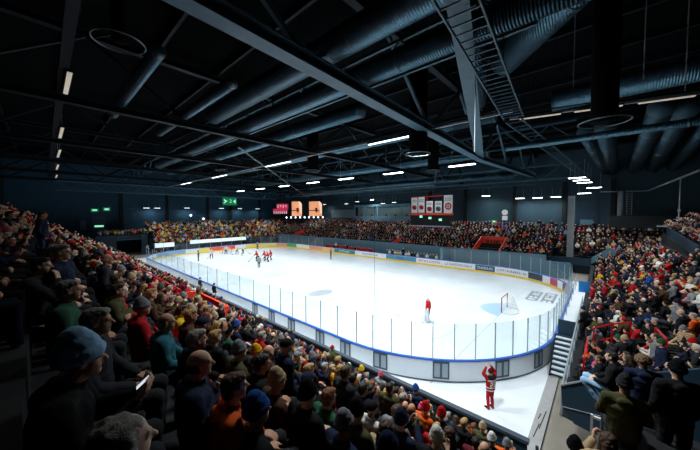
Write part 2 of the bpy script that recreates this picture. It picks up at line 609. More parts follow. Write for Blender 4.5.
# adverts on the inner face of the far boards: (x0, x1, colour name, colour, text, ink)
PIXAD = None
ADS = [(21.45, 18.9, 'steelblue', (0.20, 0.36, 0.48), 'TAAPERILAN', 'white'),
       (18.9, 14.2, 'white', (0.9, 0.91, 0.93), 'LA RAKENNUSALA', 'grey'), (14.2, 9.8, 'white', (0.9, 0.91, 0.93), 'ARTIKA LUOMA', 'red'),
       (9.8, 3.9, 'skyblue', (0.33, 0.56, 0.68), 'VAKIO', 'navy'), (3.9, -3.3, 'white', (0.9, 0.91, 0.93), 'VEHO PIKTOLA', 'grey'),
       (-3.3, -9.0, 'tealgreen', (0.32, 0.52, 0.50), 'KOTIVAARA', 'white'), (-9.0, -12.4, 'peach', (0.95, 0.76, 0.50), '', 'red'),
       (-12.4, -17, 'salmon', (0.92, 0.62, 0.52), '', 'red'), (-17, -21.4, 'cream', (0.95, 0.93, 0.84), '', 'grey')]
for x0, x1, cn, c, tx, ink in ADS:
    s0, s1 = s_near(x0, HY), s_near(x1, HY)
    ribbon(mb := MB(), s0 + 0.03, s1 - 0.03, 0.24, 0.98, -0.012, 0.0)
    ad = mb.build('advert', colmat(cn, c), boards)
    if tx: text_mesh(tx, 0.52, colmat('ink_' + ink, INK[ink]), ad, ((x0 + x1) / 2, HY - 0.018, 0.60), (PI / 2, 0, 0), sx=min(1.0, abs(x0 - x1) * 0.88 / (len(tx) * 0.33)))
sc0 = s_near(HX - RC, HY)
for d0, d1, cn, c, tx in ((-0.03, -3.95, 'white', (0.9, 0.91, 0.93), 'LUPPIAURAKKA AV'), (-4.05, -5.95, 'slate', (0.24, 0.28, 0.32), ''), (-6.05, -7.1, 'white', (0.9, 0.91, 0.93), ''), (-7.1, -8.3, 'rose', (0.75, 0.28, 0.38), ''), (-8.4, -9.2, 'white', (0.9, 0.91, 0.93), ''), (-9.3, -11.4, 'plum', (0.50, 0.28, 0.42), '')):
    ribbon(mb := MB(), sc0 + d1, sc0 + d0, 0.24, 0.98, -0.012, 0.0)
    ad = mb.build('advert', colmat(cn, c), boards)
    for q, ch in enumerate(tx):        # letters follow the bend one by one
        if ch == ' ': continue
        x, y, nx, ny = at_s(sc0 + d0 + (d1 - d0) * (q + 0.9) / (len(tx) + 0.8))
        text_mesh(ch, 0.44, colmat('ink_navy', INK['navy']), ad, (x - nx * 0.02, y - ny * 0.02, 0.60), (PI / 2, 0, math.atan2(ny, nx) - PI / 2), 'letter', sx=0.8)
sl0 = s_near(-HX + RC, HY)
for d0, d1, cn, c in ((0.2, 3.2, 'green', (0.30, 0.66, 0.45)), (3.2, 6.0, 'salmon', (0.85, 0.42, 0.36)), (6.0, 13.2, 'butter', (0.93, 0.86, 0.48))):
    ribbon(mb := MB(), sl0 + d0, sl0 + d1, 0.24, 0.98, -0.012, 0.0)
    mb.build('advert', colmat(cn, c), boards)
se0 = s_near(-HX, HY - RC)
for d0, d1, cn, c in ((0.4, 2.4, 'white', (0.9, 0.91, 0.93)), (2.4, 5.6, 'pinkred', (0.86, 0.30, 0.30)), (5.6, 8.0, 'rust', (0.90, 0.40, 0.25)), (8.0, 10.2, 'butter', (0.93, 0.86, 0.48)), (10.2, 12.6, 'white', (0.9, 0.91, 0.93)), (12.6, 18.5, 'paleblue', (0.55, 0.68, 0.78))):
    ribbon(mb := MB(), se0 + d0, se0 + d1, 0.24, 0.98, -0.012, 0.0)
    mb.build('advert', colmat(cn, c), boards)

# ------------------------------------------------------------------ hall shell
mb = MB().box((-47, 30.0, -0.3), (46, 30.4, 18.4))
struct('wall_far', mb, MT['wall'])
mb = MB().box((-46.4, -31, -0.3), (-46, 32, 18.4))
struct('wall_left', mb, MT['wall_y'])
mb = MB().box((-47, -30.4, -0.3), (46, -30, 18.4))
struct('wall_near', mb, MT['wall_dark'])
mb = MB().box((44.0, -31, -0.3), (44.4, 32, 18.4))
struct('wall_right', mb, MT['wall_dark'])
mb = MB()
for y in np.arange(-28, 30, 3.6):
    mb.bar((-45.9, y, 17.95), (43.9, y, 17.95), 0.16, 0.3)
struct('ceiling_beams', mb, MT['steel_dark'])
struct('ceiling', MB().box((-47, -31, 18.2), (46, 32, 18.5)), MT['roof'])

# terraces --------------------------------------------------------------
NROW = 15
def n_y(k): return -16.9 - 0.8 * k
def n_f(k): return 0.134 + 0.536 * k
prof = [(-16.3, -0.05)]
for k in range(NROW):
    prof += [(n_y(k) + 0.5, n_f(k)), (n_y(k) - 0.3, n_f(k))]
prof[1] = (-16.3, n_f(0))
prof += [(-30, n_f(NROW - 1)), (-30, -0.05)]
struct('floor_near_terrace', MB().prism(prof, 0, -28.5, 30.3), MT['terrace'])
prof2 = []
for k in range(4, NROW):
    prof2 += [(n_y(k) + 0.5, n_f(k)), (n_y(k) - 0.3, n_f(k))]
prof2 += [(-30, n_f(NROW - 1)), (-30, n_f(4) - 0.4), (n_y(4) + 0.5, n_f(4) - 0.4)]
struct('floor_bridge_terrace', MB().prism(prof2, 0, 30.3, 44), MT['terrace'])
def b_y(j): return -16.4 - 0.8 * j
def b_f(j): return 2.8 + 0.4 * j
prof3 = [(-15.8, 2.2)]
for j in range(6):
    prof3 += [(b_y(j) + 0.5, b_f(j)), (b_y(j) - 0.3, b_f(j))]
prof3[1] = (-15.8, b_f(0))
prof3 += [(b_y(5) - 0.3, 3.4), (-19.5, 2.9), (-19.5, 2.2)]
struct('floor_corner_terrace', MB().prism(prof3, 0, 32.0, 44), MT['terrace'])
def e_x(k): return 31.9 + 0.8 * k
def e_f(k): return 1.35 + 0.44 * k
NE = 8
prof4 = [(31.4, 1.3), (31.0, 1.35)]
for k in range(NE):
    prof4 += [(e_x(k) - 0.5, e_f(k)), (e_x(k) + 0.3, e_f(k))]
prof4 += [(44, e_f(NE - 1)), (44, 1.3)]
mb = MB().prism(prof4, 1, -14.4, 21.6)
struct('floor_end_terrace', mb, MT['terrace'])
mb = MB().box((31.1, -11.0, -0.05), (44, -10.8, 1.3))
mb.box((31.1, -10.8, -0.05), (31.2, 21.6, 1.3))
struct('wall_end_terrace', mb, MT['wall_dark'])
def f_y(k): return 18.2 + 0.8 * k
def f_f(k): return 1.85 + 0.29 * k
NF = 13
prof5 = [(17.5, -0.05), (17.5, 1.85)]
for k in range(NF):
    prof5 += [(f_y(k) - 0.5, f_f(k)), (f_y(k) + 0.3, f_f(k))]
prof5 += [(30, f_f(NF - 1)), (30, -0.05)]
struct('floor_far_terrace', MB().prism(prof5, 0, -33.2, 26.6), MT['terrace'])
def c_y(k): return 22.8 + 0.8 * k
def c_f(k): return 1.9 + 0.40 * k
prof6 = [(22.1, 1.2), (22.1, 1.9)]
for k in range(9):
    prof6 += [(c_y(k) - 0.5, c_f(k)), (c_y(k) + 0.3, c_f(k))]
prof6 += [(30, c_f(8)), (30, 1.2)]
struct('floor_far_corner_terrace', MB().prism(prof6, 0, 27.0, 44), MT['terrace'])
def l_x(k): return -34.0 - 0.8 * k
def l_f(k): return 1.6 + 0.3 * k
NL = 12
prof7 = [(-33.3, -0.05), (-33.3, 1.6)]
for k in range(NL):
    prof7 += [(l_x(k) + 0.5, l_f(k)), (l_x(k) - 0.3, l_f(k))]
prof7 += [(-46, l_f(NL - 1)), (-46, -0.05)]
struct('floor_left_terrace', MB().prism(prof7, 1, -11.0, 30), MT['terrace'])

# parapets and fronts
mb = MB()
mb.box((-28.5, -16.02, -0.03), (30.35, -15.92, 1.0))
struct('wall_near_barrier', mb, MT['panel'])
mb = MB()
mb.box((-28.5, -16.06, 1.0), (30.4, -15.86, 1.1))
for x in np.arange(-27, 31, 2.4):
    mb.box((x - 0.04, -15.92, 0), (x + 0.04, -15.88, 1.0))
struct('trim_1', mb, MT['gate_frame'])
mb = MB().box((-33.3, 17.42, -0.05), (26.7, 17.54, 2.75))
mb.box((26.7, 17.42, -0.05), (29.2, 17.54, 2.0))
struct('wall_far_stand_front', mb, MT['panel_mid'])
mb = MB().box((-33.42, -11.0, -0.05), (-33.3, 17.5, 1.75))
struct('wall_left_stand_front', mb, MT['panel'])
mb = MB()
mb.box((26.6, 22.0, 1.15), (31.0, 22.12, 2.15))
mb.box((26.6, 22.9, -0.05), (31.2, 23.0, 1.2))
struct('wall_far_corner_front', mb, MT['panel'])
# slanting parapet of the stair mouth beside the far corner
mb = MB()
mb.prism([(31.0, 1.5), (31.0, 2.3), (32.7, 3.75), (34.3, 3.2), (34.3, 2.2), (32.7, 2.7)], 1, 21.9, 22.05)
struct('wall_corner_mouth', mb, MT['panel_lt'])
# near end of the end stand: navy side panel with its cut-off lower edge
mb = MB()
mb.prism([(31.03, 2.42), (31.08, 1.72), (31.4, 1.30), (31.9, 1.22), (38, 3.0), (38, 6.2), (31.97, 3.05)], 1, -14.5, -14.4)
struct('wall_end_stand_side', mb, MT['panel'])
mb = MB()
mb.bar((31.02, -14.52, 2.44), (31.97, -14.52, 3.07), 0.05, 0.04)
mb.bar((31.08, -14.52, 1.74), (33.2, -14.52, 2.05), 0.02, 0.02)
struct('trim_2', mb, MT['post'])
# front of the end stand and the landing
mb = MB().box((30.95, -11.0, -0.03), (31.02, -9.2, 0.9))
mb.box((30.99, -6.9, -0.03), (31.02, 21.6, 1.3))
struct('wall_end_stand_front', mb, MT['wall_dark'])
struct('floor_bench', MB().box((-12.9, 15.0, -0.03), (13.8, 17.4, 0.36)), MT['terrace'])
struct('floor_landing', MB().box((30.22, -6.85, -0.03), (31.0, 9.0, 1.36)), MT['white_floor'])
# right-hand raised gallery
mb = MB()
g0, g1 = Vector((37.0, 5.0, 5.75)), Vector((37.7, 24.5, 6.4))
mb.bar(g0 - Vector((0, 0, 0.45)), g1 - Vector((0, 0, 0.45)), 0.1, 0.95)
struct('wall_gallery_parapet', mb, MT['panel'])
mb = MB()
for k in range(3):
    x0 = 37.3 + 0.8 * k
    z = 5.2 + 0.42 * k
    mb.add([(x0, 4, z - 0.35), (x0, 24.5, z + 0.3), (44, 24.5, z + 0.3), (44, 4, z - 0.35), (x0, 4, 4), (x0, 24.5, 4), (44, 24.5, 4), (44, 4, 4)],
           [(0, 3, 2, 1), (4, 5, 6, 7), (0, 1, 5, 4), (1, 2, 6, 5), (2, 3, 7, 6), (3, 0, 4, 7)])
struct('floor_gallery', mb, MT['terrace'])
# far-left stair mouth with its platform
mb = MB()
mb.box((-37.1, -19.2, 3.25), (-36.9, -11.4, 4.12))
mb.box((-37.1, -19.2, -0.03), (-36.9, -16.2, 3.3))
mb.box((-37.1, -12.4, -0.03), (-36.6, -11.4, 4.12))
struct('wall_mouth', mb, MT['panel'])
struct('floor_mouth_platform', MB().box((-45.9, -19.2, 3.0), (-37.1, -11.1, 3.3)), MT['terrace'])
struct('trim_3', MB().box((-36.88, -16.2, 3.12), (-36.5, -12.4, 3.26)), MT['steel'])

# vertical posts of the left wall, panels of the far wall
mb = MB()
for y in (-14.0, -5.4, 4.0, 10.2, 19):
    mb.box((-46.05, y - 0.3, 3), (-45.6, y + 0.3, 13))
struct('wall_left_pillars', mb, MT['wall_dark'])
mb = MB()
for x in (-30, -15.9, 4.6, 12.0, 20.5, 27.4, 33):
    mb.box((x - 0.25, 29.6, 4), (x + 0.25, 30.02, 13))
struct('wall_far_pillars', mb, MT['wall_dark'])
mb = MB().box((28.9, 29.85, 6.2), (31.4, 30.0, 10.4))
struct('door_1', mb, MT['panel'])
mb = MB()
mb.box((32.6, 26.2, 6.1), (39, 26.35, 7.7))
struct('wall_back_rail', mb, MT['wall_dark'])
struct('pillar', MB().box((28.4, 22.2, -0.03), (29.1, 22.9, 10.4)), MT['concrete'])

# ------------------------------------------------------------------ roof trusses
def truss(x, label, heavy=False):
    t = thing('roof_truss', label, 'roof truss', (x, 0, 0), 0, 'roof trusses across the hall')
    wd, ht = (0.62, 0.45) if heavy else (0.4, 0.35)
    lo = lambda y: 14.2 - 1.05 * (1 - min(1, abs(y - 1.2) / 29.5)) if heavy else 14.0
    steel = MT['steel'] if heavy else MT['steel_dark']  # shade under the roof is put into the other trusses' darker colour
    mb = MB()
    mb.ibeam((0, -30, lo(-30)), (0, 1.2, lo(1.2)), wd, ht)
    mb.ibeam((0, 1.2, lo(1.2)), (0, 30, lo(30)), wd, ht)
    mb.build('bottom_chord', steel, t)
    mb = MB()
    mb.ibeam((0, -30, 17.6), (0, 30, 17.6), 0.4, 0.35)
    mb.build('top_chord', MT['steel_dark'], t)
    ys = [-29 + 5.03 * i for i in range(13)]
    for i in range(12):
        a, b = ys[i], ys[i + 1]
        mb = MB()
        if i % 2 == 0:
            mb.bar((0, a, lo(a)), (0, b, 17.5), 0.18, 0.18)
        else:
            mb.bar((0, a, 17.5), (0, b, lo(b)), 0.18, 0.18)
        mb.build('diagonal', steel if heavy else MT['steel_dark'], t)
    return t
truss(23.5, 'wide steel roof truss sagging to a joint above the near goal end', True)
for x, lb in ((11.5, 'dark roof truss second from the near goal end'), (-0.5, 'dark roof truss crossing above the centre of the ice'), (-12.5, 'dark roof truss beyond the centre of the ice'),
              (-24.5, 'dark roof truss above the far goal'), (-36.5, 'dark roof truss above the crowd behind the far goal')):
    truss(x, lb)
mb = MB()
mb.bar((23.5, 1.2, 13.15), (28.75, -17.8, 14.0), 0.62, 0.16)
mb.bar((28.75, -17.8, 14.0), (31.0, -29.9, 14.5), 0.62, 0.16)
tag(mb.build('strut', MT['steel']), 'broad flat steel strut running from the low truss joint towards the near roof', 'roof strut')

def lattice(y, z, label, x0=-45, x1=30):
    t = thing('lattice_girder', label, 'lattice girder', (0, y, z), 0, 'lattice girders along the hall')
    mb = MB()
    mb.bar((x0, 0, 0), (x1, 0, 0), 0.14, 0.14)
    mb.build('bottom_chord', MT['steel'], t)
    mb = MB()
    mb.bar((x0, 0, 1.7), (x1, 0, 1.7), 0.14, 0.14)
    mb.build('top_chord', MT['steel'], t)
    mb = MB()
    n = int((x1 - x0) / 1.9)
    for i in range(n):
        a = x0 + (x1 - x0) * i / n
        b = x0 + (x1 - x0) * (i + 1) / n
        mb.bar((a, 0, 0 if i % 2 else 1.7), (b, 0, 1.7 if i % 2 else 0), 0.08, 0.08)
    mb.build('lattice', MT['steel'], t)
lattice(16.5, 12.3, 'lattice girder hanging over the front of the far stand')
lattice(-13.6, 15.0, 'dark lattice girder above the near boards')
lattice(26.5, 12.6, 'lattice girder above the upper rows of the far stand', -45, 24)
lattice(6.0, 14.6, 'lattice girder above the middle of the ice')
# girders across the hall in front of the far-end wall
for x, z, lb in ((-31.0, 11.9, 'lattice girder above the front of the crowd behind the far goal'), (-41.0, 12.6, 'lattice girder close to the wall behind the far goal')):
    t = thing('lattice_girder', lb, 'lattice girder', (x, 0, z), 0, 'lattice girders across the hall')
    mb = MB(); mb.bar((0, -24, 0), (0, 29.5, 0), 0.14, 0.14); mb.build('bottom_chord', MT['steel'], t)
    mb = MB(); mb.bar((0, -24, 1.5), (0, 29.5, 1.5), 0.14, 0.14); mb.build('top_chord', MT['steel'], t)
    mb = MB()
    n = 28
    for i in range(n):
        a, b = -24 + 53.5 * i / n, -24 + 53.5 * (i + 1) / n
        mb.bar((0, a, 0 if i % 2 else 1.5), (0, b, 1.5 if i % 2 else 0), 0.08, 0.08)
    mb.build('lattice', MT['steel'], t)
# thin tension bars that cross in front of the far wall
for p, q, lb in (((8, -14, 14.0), (-16, 12.5, 12.1), 'long steel tie bar slanting down to the hanging scoreboard'),
                 ((15.5, 10, 15.5), (11.8, 16.5, 12.4), 'short steel tie bar beside the hanging banners'), ((-16, 12.5, 12.1), (12, 16.4, 12.6), 'level steel tie bar right of the hanging scoreboard')):
    tag(MB().tube([p, q], 0.07, 6).build('tie_bar', MT['ring']), lb, 'tie bar')

# ------------------------------------------------------------------ ducts
def duct(p, q, r, label, m, cat='air duct', flange=6.0):
    t = thing('air_duct', label, cat, p)
    d = Vector(q) - Vector(p)
    MB().tube([(0, 0, 0), d], r, 28).build('duct_pipe', m, t, True)
    n = max(2, int(d.length / flange))
    for i in range(n + 1):
        c = d * (i / n)
        e = d.normalized() * 0.04
        MB().tube([c - e, c + e], r * 1.035, 28).build('flange', MT['ring'] if i % 3 else MT['steel'], t, True)
    return t
duct((12.0, -17.7, 14.85), (43.9, -17.7, 14.85), 0.55, 'big round air duct running above the near barrier', MT['duct'])
duct((-12, -15.2, 14.75), (43.9, -15.2, 14.75), 0.5, 'long round air duct above the near boards', MT['duct'])
duct((-20, -11.6, 14.9), (20.0, -11.6, 14.9), 0.5, 'round air duct just inside the near boards', MT['duct'])
duct((-28, -3.6, 15.2), (26, -3.6, 15.2), 0.5, 'round air duct left of the middle of the ice', MT['duct'])
duct((-30, 9.0, 15.0), (22, 9.0, 15.0), 0.55, 'round air duct above the far half of the ice', MT['duct'])
duct((-30, 20.0, 13.6), (22, 20.0, 13.6), 0.5, 'round air duct above the far stand', MT['duct'])
duct((9, -22.6, 14.4), (19, -22.6, 14.4), 0.26, 'short slim air duct high above the near crowd', MT['duct'])
duct((6, -19.4, 14.5), (18.4, -19.4, 14.5), 0.28, 'slim air duct beside the big duct above the near barrier', MT['duct'])
for x0, x1, y0, r, lb in ((30.7, 32.2, 3.3, 0.5, 'round duct across the end stand, first from the truss joint'), (31.9, 32.9, 2.6, 0.62, 'round duct across the end stand, second from the truss joint'),
                          (34.4, 35.0, -0.5, 0.62, 'thick round duct above the middle rows of the end stand'), (35.5, 36.9, 0.4, 0.66, 'thick round duct above the upper rows of the end stand'),
                          (37.3, 38.6, 2, 0.55, 'round duct above the raised gallery')):
    duct((x0, y0, 14.5), (x1, 29.5, 14.1), r, lb, MT['duct_y'])
for p, q, r, lb in (((27.8, -9, 16.2), (34, -15.5, 16.6), 0.7, 'fat slanting air duct beside the cable ladder'), ((25.6, -6.5, 15.4), (27.4, -13, 16.8), 0.6, 'short fat air duct under the roof left of the cable ladder'),
                    ((29.5, -4.5, 15.0), (43.9, -4.5, 15.0), 0.6, 'round air duct crossing in front of the end stand ducts'), ((26.5, -2.6, 12.9), (43.9, -2.6, 12.9), 0.22, 'slim level pipe in front of the end stand ducts')):
    duct(p, q, r, lb, MT['duct'])

# black downdraught drums with a bright ring at the mouth
def drum(c, r, top, label, rr=None):
    t = thing('downdraught_fan', label, 'ceiling fan', c, 0, 'black fan drums under the roof')
    rr = rr or r * 1.32
    mb = MB()
    mb.tube([(0, 0, 0.02), (0, 0, top - c[2])], r, 24)
    mb.build('drum', MT['black'], t, True)
    ringp = [(rr * math.cos(2 * PI * i / 32), rr * math.sin(2 * PI * i / 32), 0) for i in range(32)]
    MB().tube(ringp, 0.028, 8, closed=True).build('mouth_ring', MT['ring'], t, True)
    for i in range(3):
        a = 2 * PI * i / 3
        MB().bar((r * math.cos(a), r * math.sin(a), 0.2), (rr * math.cos(a), rr * math.sin(a), 0), 0.03, 0.03).build('bracket', MT['steel_dark'], t)
drum((22.99, -9.42, 11.94), 0.58, 18.2, 'black fan drum hanging left of the truss joint')
drum((7.95, -5.42, 12.86), 0.62, 18.2, 'black fan drum hanging above the middle of the ice')
drum((18.9, -23.76, 14.28), 0.22, 18.2, 'black fan with a wide thin ring high over the near crowd', 0.77)
drum((31.86, -10.87, 11.69), 0.42, 18.2, 'black fan drum hanging over the stairs beside the end stand', 0.8)
drum((17.39, 4.45, 12.97), 0.6, 18.2, 'black fan drum hanging right above the lamp row')
drum((-5.5, -9.6, 13.9), 0.6, 18.2, 'black fan drum hanging above the near boards, far half')

# ------------------------------------------------------------------ lamps
def floodlight(x, y, z, L, wd, label, group, axis='x', m='lamp', drop=0.0):
    t = thing('ceiling_lamp', label, 'ceiling lamp', (x, y, z), 0 if axis == 'x' else PI / 2, group)
    mb = MB()
    mb.box((-L / 2 - 0.05, -wd / 2 - 0.04, 0.04), (L / 2 + 0.05, wd / 2 + 0.04, 0.16))
    mb.build('housing', MT['steel_dark'], t)
    mb = MB()
    mb.box((-L / 2, -wd / 2, -0.01), (L / 2, wd / 2, 0.05))
    mb.build('diffuser', MT[m], t)
    if drop:
        for s in (-1, 1):
            MB().tube([(s * L * 0.4, 0, 0.16), (s * L * 0.4, 0, drop)], 0.015, 5).build('hanger', MT['post'], t)
ORD = ['first', 'second', 'third', 'fourth', 'fifth', 'sixth', 'seventh', 'eighth', 'ninth', 'tenth', 'eleventh', 'twelfth', 'thirteenth', 'fourteenth', 'fifteenth']
for i, x in enumerate(MAIN_X):
    floodlight(x, 3.2, 13.0, 2.6, 0.42, 'white floodlight above the middle of the ice, %s from the near goal end' % ORD[i], 'floodlights above the middle of the ice', drop=3.5)
# the two long lighting rails
for (p, q, lb) in (((-32, -8.7, 13.5), (28.2, -8.7, 13.6), 'long straight lighting rail hung over the near half of the ice'), ((27.8, -7.55, 13.55), (44, -3.3, 13.55), 'long lighting rail hung over the end stand')):
    t = thing('lighting_rail', lb, 'lighting rail', p)
    d = Vector(q) - Vector(p)
    MB().bar((0, 0, 0), d, 0.14, 0.12).build('rail', MT['post'], t)
    MB().bar((0, 0.12, 0.28), d + Vector((0, 0.12, 0.28)), 0.05, 0.05).build('cable', MT['steel_dark'], t)
    n = int(d.length / 6)
    for i in range(n + 1):
        c = d * (i / n)
        MB().tube([c, c + Vector((0, 0, 4.5))], 0.015, 5).build('hanger', MT['steel_dark'], t)
for i, x in enumerate(RAIL_X):
    floodlight(x, -8.7, 13.40, 4.6, 0.2, 'long tube lamp on the rail over the near ice half, %s from its near end' % ORD[i], 'tube lamps on the near lighting rail', m='lamp_spot')
for i, (x, y) in enumerate(((29.2, -7.18), (31.6, -6.55), (34.0, -5.9))):
    t = thing('ceiling_lamp', 'thin pale tube lamp on the rail over the end stand, %s from the cable ladder' % ORD[i], 'ceiling lamp', (x, y, 13.42), math.atan2(4.25, 16.2), 'tube lamps over the end stand')
    MB().box((-0.95, -0.06, 0), (0.95, 0.06, 0.06)).build('diffuser', MT['lamp_dim'], t)
    MB().box((-1.0, -0.08, 0.05), (1.0, 0.08, 0.12)).build('housing', MT['steel_dark'], t)
# dim battens above the near stand
for i, (x, L) in enumerate(((13.8, 3.0), (2.6, 3.8), (-7.5, 4.8), (-18.7, 5.2), (-31, 5.0))):
    floodlight(x, -24.85 + 0.02 * abs(x - 13), 14.0, L, 0.16, 'dim narrow batten lamp over the near stand, %s from the near end' % ORD[i], 'batten lamps over the near stand', m='lamp_dim', drop=3.5)
t = thing('lighting_rail', 'dark lighting rail above the dim battens of the near stand', 'lighting rail', (0, -24.85, 14.2))
MB().bar((-40, 0.2, 0), (24, -0.2, 0), 0.3, 0.12).build('rail', MT['steel_dark'], t)
for i in range(9):
    MB().tube([(-36 + 7 * i, 0, 0), (-36 + 7 * i, 0, 4)], 0.03, 5).build('hanger', MT['steel_dark'], t)
# stacked lamps over the far corner and lamps in front of the far wall
for i, (x, y, z) in enumerate(((29.72, 14.28, 12.0), (29.93, 17.6, 12.0), (30.1, 21.4, 12.0), (31.0, 24.5, 11.5), (29.9, 26.5, 10.9))):
    floodlight(x, y, z, 1.5, 0.34, 'short bright lamp above the far corner, %s counting away from the ice' % ORD[i], 'lamps above the far corner', drop=2.0)
for i, (x, y, z) in enumerate(((16.58, 27, 11.15), (21.81, 27, 10.51), (24.24, 27, 10.5), (26.59, 27, 10.56))):
    floodlight(x, y, z, 1.2, 0.5, 'small bright lamp before the far wall, %s from the hanging banners' % ORD[i], 'lamps before the far wall', drop=1.4)
for i, (x, y, z) in enumerate(((-8.74, 27, 11.33), (-12.5, 26, 11.0), (-2.58, 27, 10.56), (-5.6, 27, 10.4), (-26.4, 28, 10.7), (-17, 27, 10.6))):
    floodlight(x, y, z, 0.9, 0.4, 'small white lamp above the glazed press box, %s of its row' % ORD[i], 'lamps above the press box', drop=1.5, m='lamp_spot' if i else 'lamp')
for i, (y, z) in enumerate(((-9.8, 9.5), (-7.7, 9.5), (-1.5, 9.6), (6.9, 9.6), (12.0, 9.6), (17.5, 9.6))):
    floodlight(-44.2, y, z, 1.1, 0.4, 'small lamp before the wall behind the far goal, %s from the platform' % ORD[i], 'lamps along the wall behind the far goal', axis='y', drop=1.0, m='lamp_spot')

# cable ladder in two runs
def ladder(p, q, wd, label, up=(0, 0, 1), n=18, r=0.035):
    t = thing('cable_ladder', label, 'cable ladder', p)
    d = Vector(q) - Vector(p)
    s = d.normalized().cross(Vector(up)).normalized() * (wd / 2)
    for e in (-1, 1):
        MB().bar(s * e, d + s * e, 0.05, 0.12).build('side_rail', MT['steel'], t)
    for i in range(n):
        c = d * ((i + 0.5) / n)
        MB().bar(c - s, c + s, 0.05, 0.04).build('rung', MT['steel'], t)
    for c in (d * 0.05, d * 0.5, d * 0.95):
        MB().tube([c + s, c + s + Vector((0, 0, 17.6 - p[2]))], 0.012, 5).build('hanger', MT['steel_dark'], t)
    return t
ladder((29.3, -21.5, 13.5), (28.05, -7.8, 13.5), 0.95, 'steel cable ladder hanging beside the broad flat strut', n=30)
ladder((28.05, -7.8, 13.35), (30.3, 27.5, 13.0), 0.8, 'steel cable ladder running on towards the far corner lamps', n=36)
for p, q, lb in (((28.0, -14.0, 10.6), (28.0, -14.0, 17), 'thin drop rod right of the cable ladder'), ((30.9, -11.2, 13.1), (30.9, -11.2, 18), 'thin drop rod left of the stair fan drum'), ((33.0, -9.4, 13.5), (33.0, -9.4, 18), 'thin drop rod with a pale end over the end stand'), ((34.5, -6.5, 13.5), (34.5, -6.5, 18), 'thin drop rod over the lighting rail of the end stand')):
    tag(MB().tube([p, q], 0.02, 5).build('drop_rod', MT['post']), lb, 'drop rod')
tag(MB().tube([(20.92, -11.3, 0.9), (20.92, -11.3, 6.0), (20.92, -11.3, 14.4)], 0.009, 5).build('hanging_cord', MT['steel_dark']), 'thin dark cord hanging straight down in front of the ice', 'cord')
# tray and pipes on the right side of the hall
tag(MB().bar((31.6, 29.0, 11.16), (36.4, 29, 11.05), 0.2, 0.12).bar((36.4, 29, 11.05), (37.7, 10, 11.55), 0.2, 0.12).build('cable_tray', MT['post']), 'grey cable tray bending round the upper right corner', 'cable tray')
tag(MB().tube([(33.8, 28, 7.6), (33.8, 28, 11.1)], 0.38, 16).build('vent_pipe', MT['concrete'], None, True), 'pale upright vent pipe on the back wall beside a ladder', 'vent pipe')
t = thing('wall_ladder', 'steel wall ladder standing beside the pale vent pipe', 'ladder', (34.6, 28, 7.8))
for s in (-0.25, 0.25):
    MB().bar((s, 0, 0), (s, 0, 3.1), 0.06, 0.06).build('side_rail', MT['post'], t)
for i in range(9):
    MB().bar((-0.25, 0, 0.2 + 0.33 * i), (0.25, 0, 0.2 + 0.33 * i), 0.04, 0.04).build('rung', MT['post'], t)
t = thing('lamp_mast', 'thin upright mast behind the raised gallery', 'mast', (38.2, 21.5, 5.6))
MB().tube([(0, 0, 0), (0, 0, 6.3)], 0.05, 8).build('pole', MT['post'], t)
MB().box((-0.1, -0.12, 2.6), (0.1, 0.12, 2.9)).build('junction_box', MT['post'], t)
MB().box((-1.6, -0.2, 0.9), (0.3, 0.2, 1.05)).build('shelf', MT['post'], t)

# ------------------------------------------------------------------ goals
def goal(x, sgn, label):
    g = thing('hockey_goal', label, 'goal', (x, 0, 0.0), 0 if sgn > 0 else PI, 'goals')
    R_ = 0.04
    MB().tube([(0, -0.915, 0.005), (0, -0.915, 1.22), (0, 0.915, 1.22), (0, 0.915, 0.005)], R_, 10).build('goal_frame', MT['red'], g, True)
    n = 12
    MB().tube([(0, -0.915, 0.03)] + [(0.95 * math.sin(PI * (i + 0.5) / n) ** 0.6 + 0.1, -0.98 * math.cos(PI * (i + 0.5) / n), 0.03) for i in range(n)] + [(0, 0.915, 0.03)], 0.025, 8).build('base_frame', MT['white'], g, True)
    MB().tube([(0, -0.915, 1.22)] + [(0.48 * math.sin(PI * (i + 0.5) / n) ** 0.6 + 0.05, -0.9 * math.cos(PI * (i + 0.5) / n), 1.2) for i in range(n)] + [(0, 0.915, 1.22)], 0.02, 8).build('top_frame', MT['white'], g, True)
    mb = MB()
    for i in range(17):
        a = PI * i / 16
        xb, yb = 0.95 * math.sin(a) ** 0.6 + 0.1, -0.98 * math.cos(a)
        xt, yt = 0.48 * math.sin(a) ** 0.6 + 0.05, -0.9 * math.cos(a)
        mb.bar((xb, yb, 0.03), (xt, yt, 1.2), 0.012, 0.012)
    for j in range(1, 8):
        f = j / 8
        pts = [((0.95 * (1 - f) + 0.48 * f) * math.sin(PI * i / 16) ** 0.6 + 0.08, -(0.98 * (1 - f) + 0.9 * f) * math.cos(PI * i / 16), 0.03 + 1.17 * f) for i in range(17)]
        mb.tube(pts, 0.007, 4)
    mb.build('net', MT['white'], g)
goal(26.0, 1, 'red and white goal with a pale net at the near end of the ice')
goal(-26.0, -1, 'small goal at the far end of the ice')

